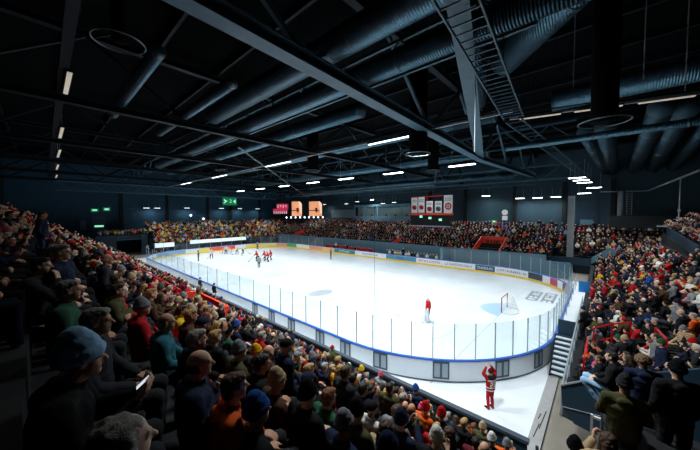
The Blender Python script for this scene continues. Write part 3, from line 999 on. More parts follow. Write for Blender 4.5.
# ------------------------------------------------------------------ stairs and rails by the end stand
t = thing('steel_stairs', 'steel stairs climbing from the floor to the end stand landing', 'stairs', (30.54, -9.0, 0))
for i in range(8):
    MB().box((-0.36, 0.26 * i, 0.17 * (i + 1) - 0.05), (0.36, 0.26 * i + 0.27, 0.17 * (i + 1))).build('tread', MT['board'], t)
    MB().box((-0.36, 0.26 * i + 0.22, 0.17 * i), (0.36, 0.26 * i + 0.25, 0.17 * (i + 1) + 0.1)).build('riser', MT['panel'], t)
for s in (-0.4, 0.4):
    MB().bar((s, -0.02, 0.02), (s, 2.1, 1.35), 0.05, 0.28).build('stringer', MT['steel_dark'], t)
tag(MB().box((30.24, -6.82, 1.36), (31.05, -6.76, 2.25)).build('barrier_panel', MT['panel']), 'navy barrier panel at the head of the steel stairs', 'barrier panel')
t = thing('guard_rail', 'grey guard rail along the front edge of the end stand', 'guard rail', (31.05, 0, 1.3))
for z in (0.55, 1.08):
    MB().bar((0, -14.4, z), (0, -1.0, z), 0.05, 0.05).build('rail', MT['post'], t)
for i in range(10):
    MB().bar((0, -14.35 + 1.48 * i, 0), (0, -14.35 + 1.48 * i, 1.08), 0.05, 0.05).build('post', MT['post'], t)
for i in range(9):
    MB().box((-0.01, -14.25 + 1.48 * i, 0.1), (0.01, -12.97 + 1.48 * i, 1.0)).build('glass_pane', MT['glass'], t)
t = thing('guard_rail', 'pale thin guard rail on the landing behind the steel stairs', 'guard rail', (30.3, 0, 1.36))
MB().bar((0, -6.6, 0.95), (0, 8, 0.95), 0.04, 0.04).build('rail', MT['post'], t)
for i in range(8):
    MB().bar((0, -6.6 + 2 * i, 0), (0, -6.6 + 2 * i, 0.95), 0.04, 0.04).build('post', MT['post'], t)
tag(MB().box((30.55, 4.9, 1.36), (31.25, 5.0, 2.3)).build('blue_board', MT['blue']), 'plain blue board standing at the end of the landing', 'board')
t = thing('rail_post', 'white double rail post in front of the navy side panel', 'rail post', (31.95, -17.6, 2.2))
for s in (-0.11, 0.11):
    MB().bar((s, 0, 0), (s, 0, 1.35), 0.045, 0.045).build('post', MT['white'], t)
MB().bar((-0.12, 0, 1.3), (0.14, 0, 1.3), 0.05, 0.05).build('cross_bar', MT['white'], t)
def red_rail(pts, label, h=1.0, lower=True):
    t = thing('hand_rail', label, 'hand rail', pts[0], 0, 'red hand rails')
    p0 = Vector(pts[0])
    ps = [Vector(p) - p0 for p in pts]
    up = Vector((0, 0, h))
    for a, b in zip(ps, ps[1:]):
        MB().bar(a + up, b + up, 0.06, 0.06).build('top_bar', MT['red'], t)
        if lower:
            MB().bar(a + up * 0.55, b + up * 0.55, 0.05, 0.05).build('lower_bar', MT['red'], t)
    for a in ps:
        MB().bar(a, a + up, 0.06, 0.06).build('post', MT['red'], t)
red_rail([(31.75, -8.9, 1.4), (32.35, -8.9, 1.75), (32.95, -8.9, 2.0)], 'red hand rail beside the aisle of the end stand', 1.4)
red_rail([(31.5, -11.6, 1.35), (31.55, -9.2, 1.35)], 'low red hand rail at the foot of the end stand', 1.0)
red_rail([(33.55, -10.0, 2.4), (33.7, -11.2, 2.4)], 'red hand rail climbing among the seats near the end stand side', 1.25)
red_rail([(7.0, -21.0, 3.0), (11.0, -21.0, 3.0), (15.4, -21.0, 3.0)], 'long red hand rail across the middle of the near stand', 1.1)
red_rail([(-3.0, -21.0, 3.0), (2.0, -21.0, 3.0), (6.2, -21.0, 3.0)], 'red hand rail across the far part of the near stand', 1.1)

# red stair mouths let into the stands
def mouth(loc, rz, label, wd, dp, h0, h1):
    t = thing('stair_mouth', label, 'stair mouth', loc, rz, 'red stair mouths')
    MB().box((-wd / 2, dp, 0), (wd / 2, dp + 0.1, h1)).build('back_panel', MT['red_panel'], t)
    for s in (-1, 1):
        MB().prism([(0, 0), (0, h0), (dp + 0.1, h1), (dp + 0.1, 0)], 0, s * wd / 2 - 0.05, s * wd / 2 + 0.05).build('side_panel', MT['red_panel'], t)
mouth((19.3, 17.6, 1.85), 0, 'red stair mouth in the far stand, closest to the near goal', 3.6, 4.2, 0.9, 2.6)
mouth((-26.5, 17.6, 1.85), 0, 'red stair mouth at the far end of the far stand', 3.0, 4.2, 0.7, 2.2)
mouth((3.2, 17.6, 1.85), 0, 'narrow red stair mouth halfway along the far stand', 1.0, 3.0, 0.6, 1.6)
mouth((16.7, -21.9, 2.4), 0, 'red stair mouth low in the near stand', 3.9, 1.9, 1.5, 1.3)

# ------------------------------------------------------------------ press box
t = thing('press_box', 'pale teal glazed press box on the far wall above the crowd', 'press box', (-7.3, 28.3, 6.2))
mb = MB()
mb.box((-8.1, 0, 0), (8.1, 1.6, 1.25))
mb.box((-8.1, 0, 3.55), (8.1, 1.6, 4.1))
mb.build('cladding', MT['panel_lt'], t)
area('press_box_light', (-7.3, 29.0, 9.7), 14, 0.5, 60, (1, 0.95, 0.85), 170)
MB().box((-8.1, 1.5, 1.25), (8.1, 1.6, 3.55)).build('room_wall', MT['room'], t)
for x in (-8.05, -5.0, -0.9, 2.5, 5.6, 8.05):
    MB().box((x - 0.14, 0, 1.25), (x + 0.14, 0.2, 3.55)).build('mullion', MT['panel_lt'], t)
for a, b in ((-8.05, -5.0), (-5.0, -0.9), (-0.9, 2.5), (2.5, 5.6), (5.6, 8.05)):
    MB().box((a + 0.14, 0.08, 1.25), (b - 0.14, 0.1, 3.55)).build('window_pane', MT['glass'], t)
for x, m_ in ((-6.6, 'orange_screen'), (-3.2, 'screen_pale'), (-1.6, 'orange_screen'), (1.0, 'led_white'), (3.6, 'orange_screen'), (6.6, 'screen_pale')):
    o = tag(MB().box((-0.32, 0, -0.02), (0.32, 0.06, 0.4)).box((-0.1, -0.05, -0.1), (0.1, 0.1, 0.0)).build('monitor', MT['screen_dark'], None, False, (-7.3 + x, 29.3, 7.55)), 'small dark monitor behind the press box windows', 'monitor', 'monitors in the press box')
t = thing('press_box', 'dark commentary ledge on the far wall left of the press box', 'press box', (-22.0, 28.6, 6.0))
MB().box((-3.2, 0, 0), (5.6, 1.2, 1.0)).build('cladding', MT['panel'], t)
MB().box((-3.2, 0.9, 1.0), (5.6, 1.2, 3.2)).build('room_wall', MT['room'], t)

# ------------------------------------------------------------------ hanging banners on a red frame
fr = thing('banner_frame', 'red hanging frame carrying five white pennants above the far stand', 'banner frame', (8.7, 22, 8.0))
MB().box((-4.1, 0.0, 3.15), (2.6, 0.1, 3.3)).build('top_bar', MT['red'], fr)
MB().box((-4.2, 0.0, -0.2), (4.1, 0.12, 0.18)).build('bottom_bar', MT['red_panel'], fr)
for x in (-4.1, -2.6, -0.9, 3.4):
    MB().box((x - 0.06, 0.05, 0.0), (x + 0.06, 0.15, 3.3)).build('upright', MT['red'], fr)
MB().box((-4.5, 0.4, -2.2), (3.4, 0.6, 0.0)).build('lower_board', MT['wall_dark'], fr)
MB().box((-4.6, 0.35, -2.35), (3.4, 0.62, -2.15)).build('ledge', MT['post'], fr)
for x in (-2.2, -0.4, 1.6):
    MB().box((x - 0.3, 0.34, -1.0 - 0.15 * x), (x + 0.25, 0.4, -0.6 - 0.15 * x)).build('small_lamp', MT['exit_white'], fr)
for x in (-4, 0, 4):
    MB().tube([(x, 0.1, 3.3), (x, 0.1, 9)], 0.03, 6).build('hanger', MT['steel_dark'], fr)
BN = [(5.33, 1.27, 8.25, 11.1, 'red', 'white pennant with a red crest, leftmost on the red frame'), (6.78, 1.27, 8.25, 11.15, 'red', 'white pennant with a red crest, second from the left'),
      (8.42, 1.27, 8.2, 10.35, 'red', 'shorter white pennant with a red crest in the middle of the frame'), (10.1, 1.27, 8.2, 10.3, 'grey', 'shorter white pennant with a grey crest, second from the right'),
      (11.9, 1.55, 8.15, 11.3, 'round', 'tallest white pennant with a round red crest at the right end of the frame')]
for x, wd, z0, z1, kind, lb in BN:
    b = thing('pennant', lb, 'banner', (x, 21.9, z0), 0, 'white pennants on the red frame')
    H = z1 - z0
    MB().box((-wd / 2, 0, 0), (wd / 2, 0.03, H)).build('cloth', MT['white'], b)
    mr = colmat('ink_red', INK['red'])
    mg = colmat('ink_grey', INK['grey'])
    mn = MT['black_paint']
    if kind != 'round':
        mb = MB()
        n = 16
        c = H * 0.34
        mb.add([(0, -0.012, c)] + [(wd * 0.38 * math.cos(2 * PI * i / n), -0.012, c + wd * 0.36 * math.sin(2 * PI * i / n)) for i in range(n)], [(0, 1 + i, 1 + (i + 1) % n) for i in range(n)])
        mb.build('crest', mr if kind == 'red' else mg, b)
        MB().bar((-wd * 0.3, -0.02, c + 0.3), (wd * 0.28, -0.02, c - 0.32), 0.22, 0.01, (0, 1, 0)).build('crest_stripe', mn, b)
    else:
        for r0, r1, m_ in ((0.35, 0.62, mr), (0.0, 0.2, mr)):
            mb = MB()
            n = 24
            c = H * 0.38
            vs_ = []
            for i in range(n):
                a = 2 * PI * i / n
                vs_ += [(r0 * math.cos(a), -0.012, c + r0 * math.sin(a)), (r1 * math.cos(a), -0.012, c + r1 * math.sin(a))]
            mb.add(vs_, [(2 * i, 2 * i + 1, (2 * i + 3) % (2 * n), (2 * i + 2) % (2 * n)) for i in range(n)])
            mb.build('crest', m_, b)
    for j in range(2):
        mb = MB()
        for q in range(5):
            mb.box((-wd * 0.36 + q * wd * 0.15, -0.015, H * (0.80 - 0.1 * j)), (-wd * 0.36 + q * wd * 0.15 + wd * 0.10, 0.0, H * (0.80 - 0.1 * j) + 0.13))
        mb.build('lettering', mg, b)

# ------------------------------------------------------------------ screens and signs at the far end
def facing(loc):
    d = CAM - Vector(loc)
    return math.atan2(d.y, d.x) + PI / 2
for loc, wd, lb in (((-26.3, 18.3, 9.4), 3.0, 'glowing orange video screen next to the magenta score sign'), ((-22.6, 21.4, 9.4), 3.7, 'glowing orange video screen closer to the press box')):
    s = thing('video_screen', lb, 'screen', loc, math.radians(20), 'orange video screens')
    MB().box((-wd / 2 - 0.1, 0, -2.0), (wd / 2 + 0.1, 0.4, 2.0)).build('casing', MT['black_paint'], s)
    mb = MB()
    mb.prism([(-wd / 2, -1.85), (wd / 2, -1.85), (wd / 2, 1.2), (wd / 2 - 0.6, 1.85), (-wd / 2, 1.85)], 1, -0.02, 0.0)
    mb.build('picture', MT['orange_screen'], s)
    MB().prism([(wd / 2 - 0.95, 1.82), (wd / 2 - 0.35, -1.3), (wd / 2 - 0.05, -1.3), (wd / 2 - 0.05, 1.2), (wd / 2 - 0.62, 1.82)], 1, -0.035, -0.02).build('pale_area', MT['screen_pale'], s)
    MB().box((-wd / 2, -0.04, -0.55), (wd / 2 - 0.8, -0.02, -0.33)).box((-0.1, -0.05, -0.75), (0.6, -0.02, 0.25)).box((0.2, -0.05, -1.2), (0.45, -0.02, -0.7)).build('picture_figure', MT['screen_dark'], s)
    for e in (-1, 1):
        MB().tube([(e * wd * 0.35, 0.2, 2.0), (e * wd * 0.35, 0.2, 5)], 0.04, 6).build('hanger', MT['steel_dark'], s)
for i in range(9):
    p = Vector((-28.4, 16.6, 7.15)).lerp(Vector((-21.2, 22.6, 7.2)), i / 8)
    tag(MB().box((-0.14, -0.1, -0.16), (0.14, 0.1, 0.16)).box((-0.05, -0.05, 0.16), (0.05, 0.05, 0.3)).build('spot_lamp', MT['lamp_spot'], None, False, p), 'small white lamp in the row under the orange screens', 'lamp', 'lamp row under the orange screens')
s = thing('score_sign', 'magenta hanging score sign left of the orange screens', 'sign', (-29.6, 15.6, 9.3), math.radians(35))
MB().box((-2.0, 0, -1.25), (2.0, 0.3, 0.35)).build('casing', MT['black_paint'], s)
MB().box((-1.0, -0.02, 0.1), (2.0, 0.32, 1.35)).build('upper_panel', MT['led_pink'], s)
for q in range(4):
    MB().box((-0.8 + q * 0.7, -0.04, 0.35 + 0.2 * (q % 2)), (-0.45 + q * 0.7, -0.02, 1.1)).build('light_bar', MT['led_text'], s)
MB().box((-1.95, -0.03, -0.45), (1.95, 0.0, 0.1)).build('middle_panel', MT['led_pink'], s)
mb = MB()
for q in range(7):
    mb.box((-1.85 + q * 0.54, -0.04, -1.15), (-1.85 + q * 0.54 + 0.34, -0.01, -0.5))
mb.build('light_row', MT['led_text'], s)
MB().tube([(0, 0.15, 1.3), (0, 0.15, 4)], 0.08, 6).build('hanger', MT['steel_dark'], s)
t = thing('speaker_cluster', 'black loudspeaker cluster hanging above the magenta score sign', 'loudspeaker', (-28.6, 15.0, 11.3))
MB().box((-0.9, -0.7, -0.5), (0.9, 0.7, 0.7)).build('cabinet', MT['black_paint'], t)
MB().tube([(0, 0, 0.7), (0, 0, 4)], 0.06, 6).build('hanger', MT['steel_dark'], t)

# white light boards in front of the far end crowd
for y0, y1, z0, z1, lb in ((-4.7, 7.9, 1.76, 2.55, 'long white advertising light board along the front of the far end crowd'), (-11.0, -7.6, 1.5, 2.4, 'short white advertising light board near the dark stair mouth')):
    t = thing('light_board', lb, 'advertising board', (-33.0, (y0 + y1) / 2, z0))
    L = (y1 - y0) / 2
    MB().box((-0.12, -L, 0), (0.0, L, z1 - z0)).build('casing', MT['white'], t)
    MB().box((0.0, -L + 0.05, 0.05), (0.02, L - 0.05, z1 - z0 - 0.05)).build('lit_face', MT['led_white'], t)

# exit signs
def exit_sign(loc, wd, ht, label, big=True):
    t = thing('exit_sign', label, 'exit sign', loc, PI / 2)
    MB().box((-wd / 2, 0, -ht / 2), (wd / 2, 0.25, ht / 2)).build('light_box', MT['exit_green'], t)
    g = MT['exit_white']
    if big:
        text_mesh('2', ht * 0.62, g, t, (0.05 * wd, -0.02, 0), (PI / 2, 0, 0), 'digit')
        MB().prism([(wd * 0.22, 0), (wd * 0.40, ht * 0.26), (wd * 0.40, -ht * 0.26)], 1, -0.03, 0).build('arrow', g, t)
        mb = MB()
        mb.bar((-wd * 0.42, -0.02, -ht * 0.26), (-wd * 0.28, -0.02, 0), ht * 0.12, 0.02, (0, 1, 0))
        mb.bar((-wd * 0.28, -0.02, 0), (-wd * 0.40, -0.02, ht * 0.2), ht * 0.12, 0.02, (0, 1, 0))
        mb.bar((-wd * 0.30, -0.02, 0.02), (-wd * 0.18, -0.02, ht * 0.02), ht * 0.1, 0.02, (0, 1, 0))
        mb.build('running_figure', g, t)
    else:
        MB().box((-wd * 0.3, -0.02, -ht * 0.2), (wd * 0.3, 0, ht * 0.2)).build('pictogram', g, t)
    return t
EX = exit_sign((-41.0, 7.75, 11.45), 3.8, 2.1, 'big green exit sign with a 2 and an arrow above the far end crowd')
MB().box((-0.05, 0.08, 1.0), (0.05, 0.18, 1.2)).build('hanger', MT['steel_dark'], EX)
exit_sign((-45.75, -18.3, 9.0), 1.2, 0.7, 'small green exit sign above the platform, farther from the ice', False)
exit_sign((-45.75, -16.4, 9.2), 1.2, 0.8, 'small green exit sign above the platform, closer to the ice', False)
exit_sign((17.2, 29.7, 6.6), 0.8, 0.5, 'tiny green sign on the far wall over the crowd', False)
for o in [x for x in COL.objects if x.get('label') == 'tiny green sign on the far wall over the crowd']:
    o.rotation_euler = (0, 0, 0)
t = thing('wall_clock', 'round white wall clock on the far wall above the square notice', 'clock', (18.95, 29.8, 8.25))
MB().tube([(0, 0, 0), (0, 0.12, 0)], 0.48, 24).build('dial', MT['white'], t)
MB().bar((0, -0.02, 0), (0.15, -0.02, 0.25), 0.05, 0.02).bar((0, -0.02, 0), (-0.3, -0.02, 0.05), 0.04, 0.02).build('hands', MT['black_paint'], t)
tag(MB().box((18.55, 29.75, 6.85), (19.4, 29.85, 7.65)).build('notice', MT['white']), 'square white notice under the wall clock', 'notice')
tag(MB().box((29.4, 29.7, 6.3), (30.9, 29.8, 7.1)).build('notice', MT['panel_lt']), 'pale notice board low on the blue door', 'notice')
tag(MB().box((-45.95, -20.6, 4.9), (-45.7, -19.7, 6.9)).build('wall_lightbox', MT['panel_lt']), 'tall pale lit panel on the wall behind the platform', 'light panel')
t = thing('info_screen', 'grey screen on the wall behind the platform', 'screen', (-45.74, -17.7, 6.8), PI / 2)
MB().box((-1.0, 0, -0.9), (1.0, 0.25, 0.9)).build('casing', MT['steel'], t)
MB().box((-0.7, -0.03, -1.3), (0.7, 0.1, -0.95)).build('lit_strip', MT['exit_white'], t)
for i, (y, z) in enumerate(((-0.3, 7.8), (2.7, 6.9))):
    tag(MB().ell((-45.4, y, z), (0.2, 0.25, 0.25)).tube([(-46, y, z), (-45.4, y, z)], 0.08, 6).build('wall_lamp', MT['lamp_spot'], None, True), ('round white wall lamp behind the far goal, the higher one', 'round white wall lamp behind the far goal, the lower one')[i], 'wall lamp')

# players' benches on the far side
t = thing('team_bench', 'long players bench behind the far boards', 'bench', (0.5, 15.6, 0.36))
MB().box((-12.8, -0.2, 0.42), (12.8, 0.25, 0.48)).build('seat', MT['wood'], t)
for i in range(9):
    MB().box((-12.6 + 3.15 * i - 0.05, -0.15, -0.03), (-12.6 + 3.15 * i + 0.05, 0.2, 0.42)).build('leg', MT['steel_dark'], t)
MB().box((13.9, 14.75, 0.0), (14.1, 17.4, 2.8)).build('bench_end_screen', MT['panel_lt'])
tag(bpy.data.objects['bench_end_screen'], 'pale end screen of the players bench by the far glass', 'screen wall')

# ------------------------------------------------------------------ people: prototypes
def remesh(mb, voxel, smooth=2, wrinkle=0.0, wscale=9.0, seed=0.0):
    me = bpy.data.meshes.new('tmp')
    me.from_pydata(mb.v, [], mb.f)
    o = bpy.data.objects.new('tmp', me)
    COL.objects.link(o)
    md = o.modifiers.new('r', 'REMESH')
    md.mode = 'VOXEL'
    md.voxel_size = voxel
    if smooth:
        ms = o.modifiers.new('s', 'SMOOTH')
        ms.factor = 0.5
        ms.iterations = smooth
    dg = bpy.context.evaluated_depsgraph_get()
    out = bpy.data.meshes.new_from_object(o.evaluated_get(dg))
    bpy.data.objects.remove(o)
    bpy.data.meshes.remove(me)
    if wrinkle:
        n = len(out.vertices)
        for v in out.vertices:
            p = v.co * wscale + Vector((seed, seed * 2, 0))
            d = noise.noise(p) + 0.5 * noise.noise(p * 2.3)
            v.co = v.co + v.normal * (d * wrinkle)
    out.polygons.foreach_set('use_smooth', [True] * len(out.polygons))
    out.update()
    return out

def V3(*a): return Vector(a)

def hand(mb, wrist, d, n, curl=0.5, side=1, r=0.0095):
    """palm, four fingers and a thumb; d = along the hand, n = palm normal"""
    d = d.normalized()
    n = (n - d * n.dot(d)).normalized()
    s = d.cross(n) * side
    for k in (-1, -0.33, 0.33, 1):
        mb.limb([wrist + s * 0.018 * k, wrist + d * 0.085 + s * 0.032 * k], [0.016, 0.0135])
    ln = (0.062, 0.078, 0.074, 0.058)
    for i, k in enumerate((-1.05, -0.36, 0.33, 1.0)):
        b = wrist + d * 0.088 + s * 0.034 * k
        fd = (d + s * 0.10 * k).normalized()
        m1 = b + (fd * math.cos(curl * 0.6) + n * math.sin(curl * 0.6)) * ln[i] * 0.55
        m2 = m1 + (fd * math.cos(curl * 1.5) + n * math.sin(curl * 1.5)) * ln[i] * 0.5
        mb.limb([b, m1, m2], [r * 1.12, r, r * 0.85])
    tb = wrist + d * 0.03 - s * 0.036
    t1 = tb + (d * 0.75 - s * 0.75 + n * 0.35).normalized() * 0.042
    t2 = t1 + (d * 0.95 - s * 0.2 + n * 0.4).normalized() * 0.032
    mb.limb([tb, t1, t2], [0.015, 0.0115, 0.0095])

def make_pose(kind):
    """joints of a figure facing +y, feet on z = 0 (seat height 0.45)"""
    J = {}
    if kind.startswith('stand'):
        J['pel'], J['che'], J['nec'] = V3(0, 0, 0.93), V3(0, -0.01, 1.30), V3(0, -0.01, 1.47)
        J['hd'] = V3(0, 0.03, 1.625)
        for s in (-1, 1):
            J['hip', s], J['kne', s], J['ank', s] = V3(0.09 * s, 0, 0.90), V3(0.105 * s, 0.03, 0.49), V3(0.11 * s, -0.02, 0.09)
            J['toe', s] = V3(0.135 * s, 0.15, 0.035)
            J['sho', s] = V3(0.185 * s, -0.01, 1.40)
            J['elb', s], J['wri', s] = V3(0.25 * s, -0.03, 1.13), V3(0.22 * s, 0.10, 0.92)
            J['hdir', s], J['hn', s] = V3(-0.2 * s, 0.4, -1), V3(-s, 0, 0)
    else:
        J['pel'], J['che'], J['nec'] = V3(0, 0, 0.56), V3(0, -0.02, 0.92), V3(0, 0.0, 1.085)
        J['hd'] = V3(0, 0.04, 1.235)
        for s in (-1, 1):
            J['hip', s], J['kne', s], J['ank', s] = V3(0.09 * s, 0.02, 0.54), V3(0.13 * s, 0.44, 0.53), V3(0.13 * s, 0.42, 0.09)
            J['toe', s] = V3(0.15 * s, 0.58, 0.035)
            J['sho', s] = V3(0.185 * s, -0.01, 1.02)
            J['elb', s], J['wri', s] = V3(0.25 * s, 0.06, 0.77), V3(0.11 * s, 0.27, 0.665)
            J['hdir', s], J['hn', s] = V3(-0.55 * s, 0.8, -0.15), V3(0, 0, -1)
    if kind == 'phone':
        J['nec'], J['hd'] = V3(0, 0.05, 1.07), V3(0, 0.12, 1.205)
        J['che'] = V3(0, 0.02, 0.92)
        for s in (-1, 1):
            J['sho', s] = V3(0.185 * s, 0.03, 1.01)
            J['elb', s], J['wri', s] = V3(0.23 * s, 0.13, 0.78), V3(0.07 * s, 0.36, 0.86)
            J['hdir', s], J['hn', s] = V3(-0.1 * s, 0.6, 0.7), V3(-s * 0.5, -0.5, 0.6)
    if kind == 'crossed':
        for s in (-1, 1):
            J['elb', s], J['wri', s] = V3(0.24 * s, 0.07, 0.80), V3(-0.07 * s, 0.20, 0.84 + 0.03 * s)
            J['hdir', s], J['hn', s] = V3(-1 * s, -0.1, 0.1), V3(0, -1, 0)
    if kind == 'chin':
        J['elb', 1], J['wri', 1] = V3(0.18, 0.24, 0.78), V3(0.07, 0.22, 1.03)
        J['hdir', 1], J['hn', 1] = V3(-0.3, -0.2, 1), V3(-0.3, -1, 0)
    if kind == 'clap':
        for s in (-1, 1):
            J['elb', s], J['wri', s] = V3(0.27 * s, 0.14, 0.85), V3(0.06 * s, 0.33, 1.02)
            J['hdir', s], J['hn', s] = V3(-0.15 * s, 0.5, 0.9), V3(-s, 0, 0)
    if kind == 'standclap':
        for s in (-1, 1):
            J['elb', s], J['wri', s] = V3(0.28 * s, 0.17, 1.24), V3(0.06 * s, 0.32, 1.38)
            J['hdir', s], J['hn', s] = V3(-0.1 * s, 0.5, 0.9), V3(-s, 0, 0)
    if kind == 'tuck':
        for s in (-1, 1):
            J['kne', s], J['ank', s], J['toe', s] = V3(0.12 * s, 0.46, 0.60), V3(0.11 * s, 0.16, 0.20), V3(0.12 * s, 0.26, 0.10)
    if kind == 'standskate':
        J['pel'], J['che'], J['nec'], J['hd'] = V3(0, -0.10, 0.93), V3(0, 0.03, 1.27), V3(0, 0.08, 1.43), V3(0, 0.14, 1.575)
        for s in (-1, 1):
            J['hip', s], J['kne', s], J['ank', s] = V3(0.10 * s, -0.10, 0.90), V3(0.17 * s, 0.10, 0.52), V3(0.20 * s, -0.08, 0.15)
            J['toe', s] = V3(0.23 * s, 0.10, 0.10)
            J['sho', s] = V3(0.20 * s, 0.05, 1.36)
            J['elb', s], J['wri', s] = V3(0.31 * s, 0.15, 1.12), V3((0.10 if s > 0 else -0.20) * 1.0, 0.36, 1.02 if s > 0 else 0.92)
            J['hdir', s], J['hn', s] = V3(-0.5 * s, 0.6, -0.5), V3(-s, 0, -0.3)
    if kind == 'standpoint':
        J['elb', 1], J['wri', 1] = V3(0.42, 0.05, 1.50), V3(0.60, 0.08, 1.68)
        J['hdir', 1], J['hn', 1] = V3(0.7, 0, 0.6), V3(0, 1, 0)
    if kind == 'standup':
        for s in (-1, 1):
            J['elb', s], J['wri', s] = V3(0.30 * s, 0.10, 1.56), V3(0.13 * s, 0.12, 1.80)
            J['hdir', s], J['hn', s] = V3(-0.1 * s, 0.1, 1), V3(-s, 0, 0)
    return J

def figure(kind, bulk=1.0, shorts=False):
    J = make_pose(kind)
    mb = MB()
    h = J['hd']
    # head: cranium, face, jaw, nose, ears, brow
    mb.ell(h + V3(0, -0.012, 0.028), (0.074, 0.094, 0.088), None, 20, 14)
    mb.ell(h + V3(0, 0.022, -0.03), (0.060, 0.068, 0.085), None, 18, 12)
    mb.ell(h + V3(0, 0.050, -0.085), (0.036, 0.034, 0.028), None, 12, 8)
    mb.limb([h + V3(0, 0.088, 0.012), h + V3(0, 0.108, -0.022)], [0.009, 0.015])
    mb.limb([h + V3(-0.035, 0.074, 0.026), h + V3(0.035, 0.074, 0.026)], [0.012, 0.012])
    for s in (-1, 1):
        mb.ell(h + V3(0.076 * s, -0.008, -0.006), (0.012, 0.021, 0.033), None, 10, 8)
    mb.limb([J['nec'] - V3(0, 0, 0.03), h + V3(0, -0.02, -0.06)], [0.060, 0.056])
    # trunk
    for i in range(6):
        t = i / 5
        c = J['pel'].lerp(J['che'], t)
        mb.ell(c, (0.155 + 0.012 * t, 0.105 + 0.012 * t, 0.12), None, 14, 8)
    mb.limb([J['sho', -1], J['nec'] - V3(0, 0, 0.05), J['sho', 1]], [0.062, 0.07, 0.062])
    for s in (-1, 1):
        mb.limb([J['sho', s], J['elb', s], J['wri', s]], [0.056, 0.042, 0.030])
        hand(mb, J['wri', s] + J['hdir', s].normalized() * 0.01, J['hdir', s], J['hn', s], 0.55, s)
        mb.limb([J['hip', s], J['kne', s], J['ank', s]], [0.083, 0.058, 0.042])
        mb.limb([J['ank', s] - V3(0, 0.02, 0.03), J['toe', s]], [0.042, 0.032])
    body = remesh(mb, 0.0105, 3)
    for m in (MT['skin'], MT['eye'], MT['lips']):
        body.materials.append(m)
    mi = np.zeros(len(body.polygons), dtype=np.int32)
    for p in body.polygons:
        q = p.center - h
        if q.y > 0.05:
            if abs(abs(q.x) - 0.031) < 0.014 and abs(q.z - 0.004) < 0.008:
                mi[p.index] = 1
            elif abs(q.x) < 0.024 and abs(q.z + 0.058) < 0.007:
                mi[p.index] = 2
    body.polygons.foreach_set('material_index', mi)
    # jacket
    jb = MB()
    for i in range(8):
        t = i / 7
        c = (J['pel'] - V3(0, 0, 0.02)).lerp(J['che'], t)
        jb.ell(c, ((0.185 + 0.018 * t) * bulk, (0.135 + 0.012 * t) * bulk, 0.12), None, 16, 8)
    jb.limb([J['sho', -1], J['nec'] - V3(0, 0.01, 0.055), J['sho', 1]], [0.085 * bulk, 0.092, 0.085 * bulk])
    for s in (-1, 1):
        d = (J['wri', s] - J['elb', s]).normalized()
        jb.limb([J['sho', s], J['sho', s].lerp(J['elb', s], 0.5), J['elb', s], J['wri', s] - d * 0.01], [0.080 * bulk, 0.070 * bulk, 0.064 * bulk, 0.047 * bulk])
    for i in range(12):
        a = 2 * PI * i / 12
        jb.ell(J['nec'] + V3(math.cos(a) * 0.068, math.sin(a) * 0.068 - 0.005, 0.008 + 0.018 * -math.sin(a)), (0.026, 0.026, 0.034), None, 8, 6)
    jb.ell(J['nec'] + V3(0, -0.11, -0.045), (0.10, 0.05, 0.07), None, 12, 8)
    jacket = remesh(jb, 0.0135, 2, 0.011, 8.5, 3.1)
    jacket.materials.append(MT['cloth'])
    # trousers and shoes
    tb = MB()
    tb.ell(J['pel'] - V3(0, 0, 0.02), (0.17, 0.125, 0.12), None, 16, 8)
    for s in (-1, 1):
        tb.limb([J['hip', s], J['hip', s].lerp(J['kne', s], 0.5), J['kne', s], J['kne', s].lerp(J['ank', s], 0.5), J['ank', s]], [0.098, 0.088, 0.074, 0.068, 0.06])
    trousers = remesh(tb, 0.016, 2, 0.008, 9, 1.7)
    trousers.materials.append(MT['cloth'])
    shoes = []
    for s in (-1, 1):
        sb = MB()
        sb.limb([J['ank', s] - V3(0, 0.025, 0.045), J['toe', s].lerp(J['ank', s], 0.4) - V3(0, 0, 0.01), J['toe', s]], [0.046, 0.046, 0.038])
        sm = remesh(sb, 0.014, 1)
        sm.materials.append(MT['cloth'])
        shoes.append(sm)
    return dict(J=J, body=body, jacket=jacket, trousers=trousers, shoes=shoes)

POSES = {k: figure(k) for k in ('lap', 'phone', 'crossed', 'chin', 'clap', 'stand', 'standclap', 'standup', 'tuck')}

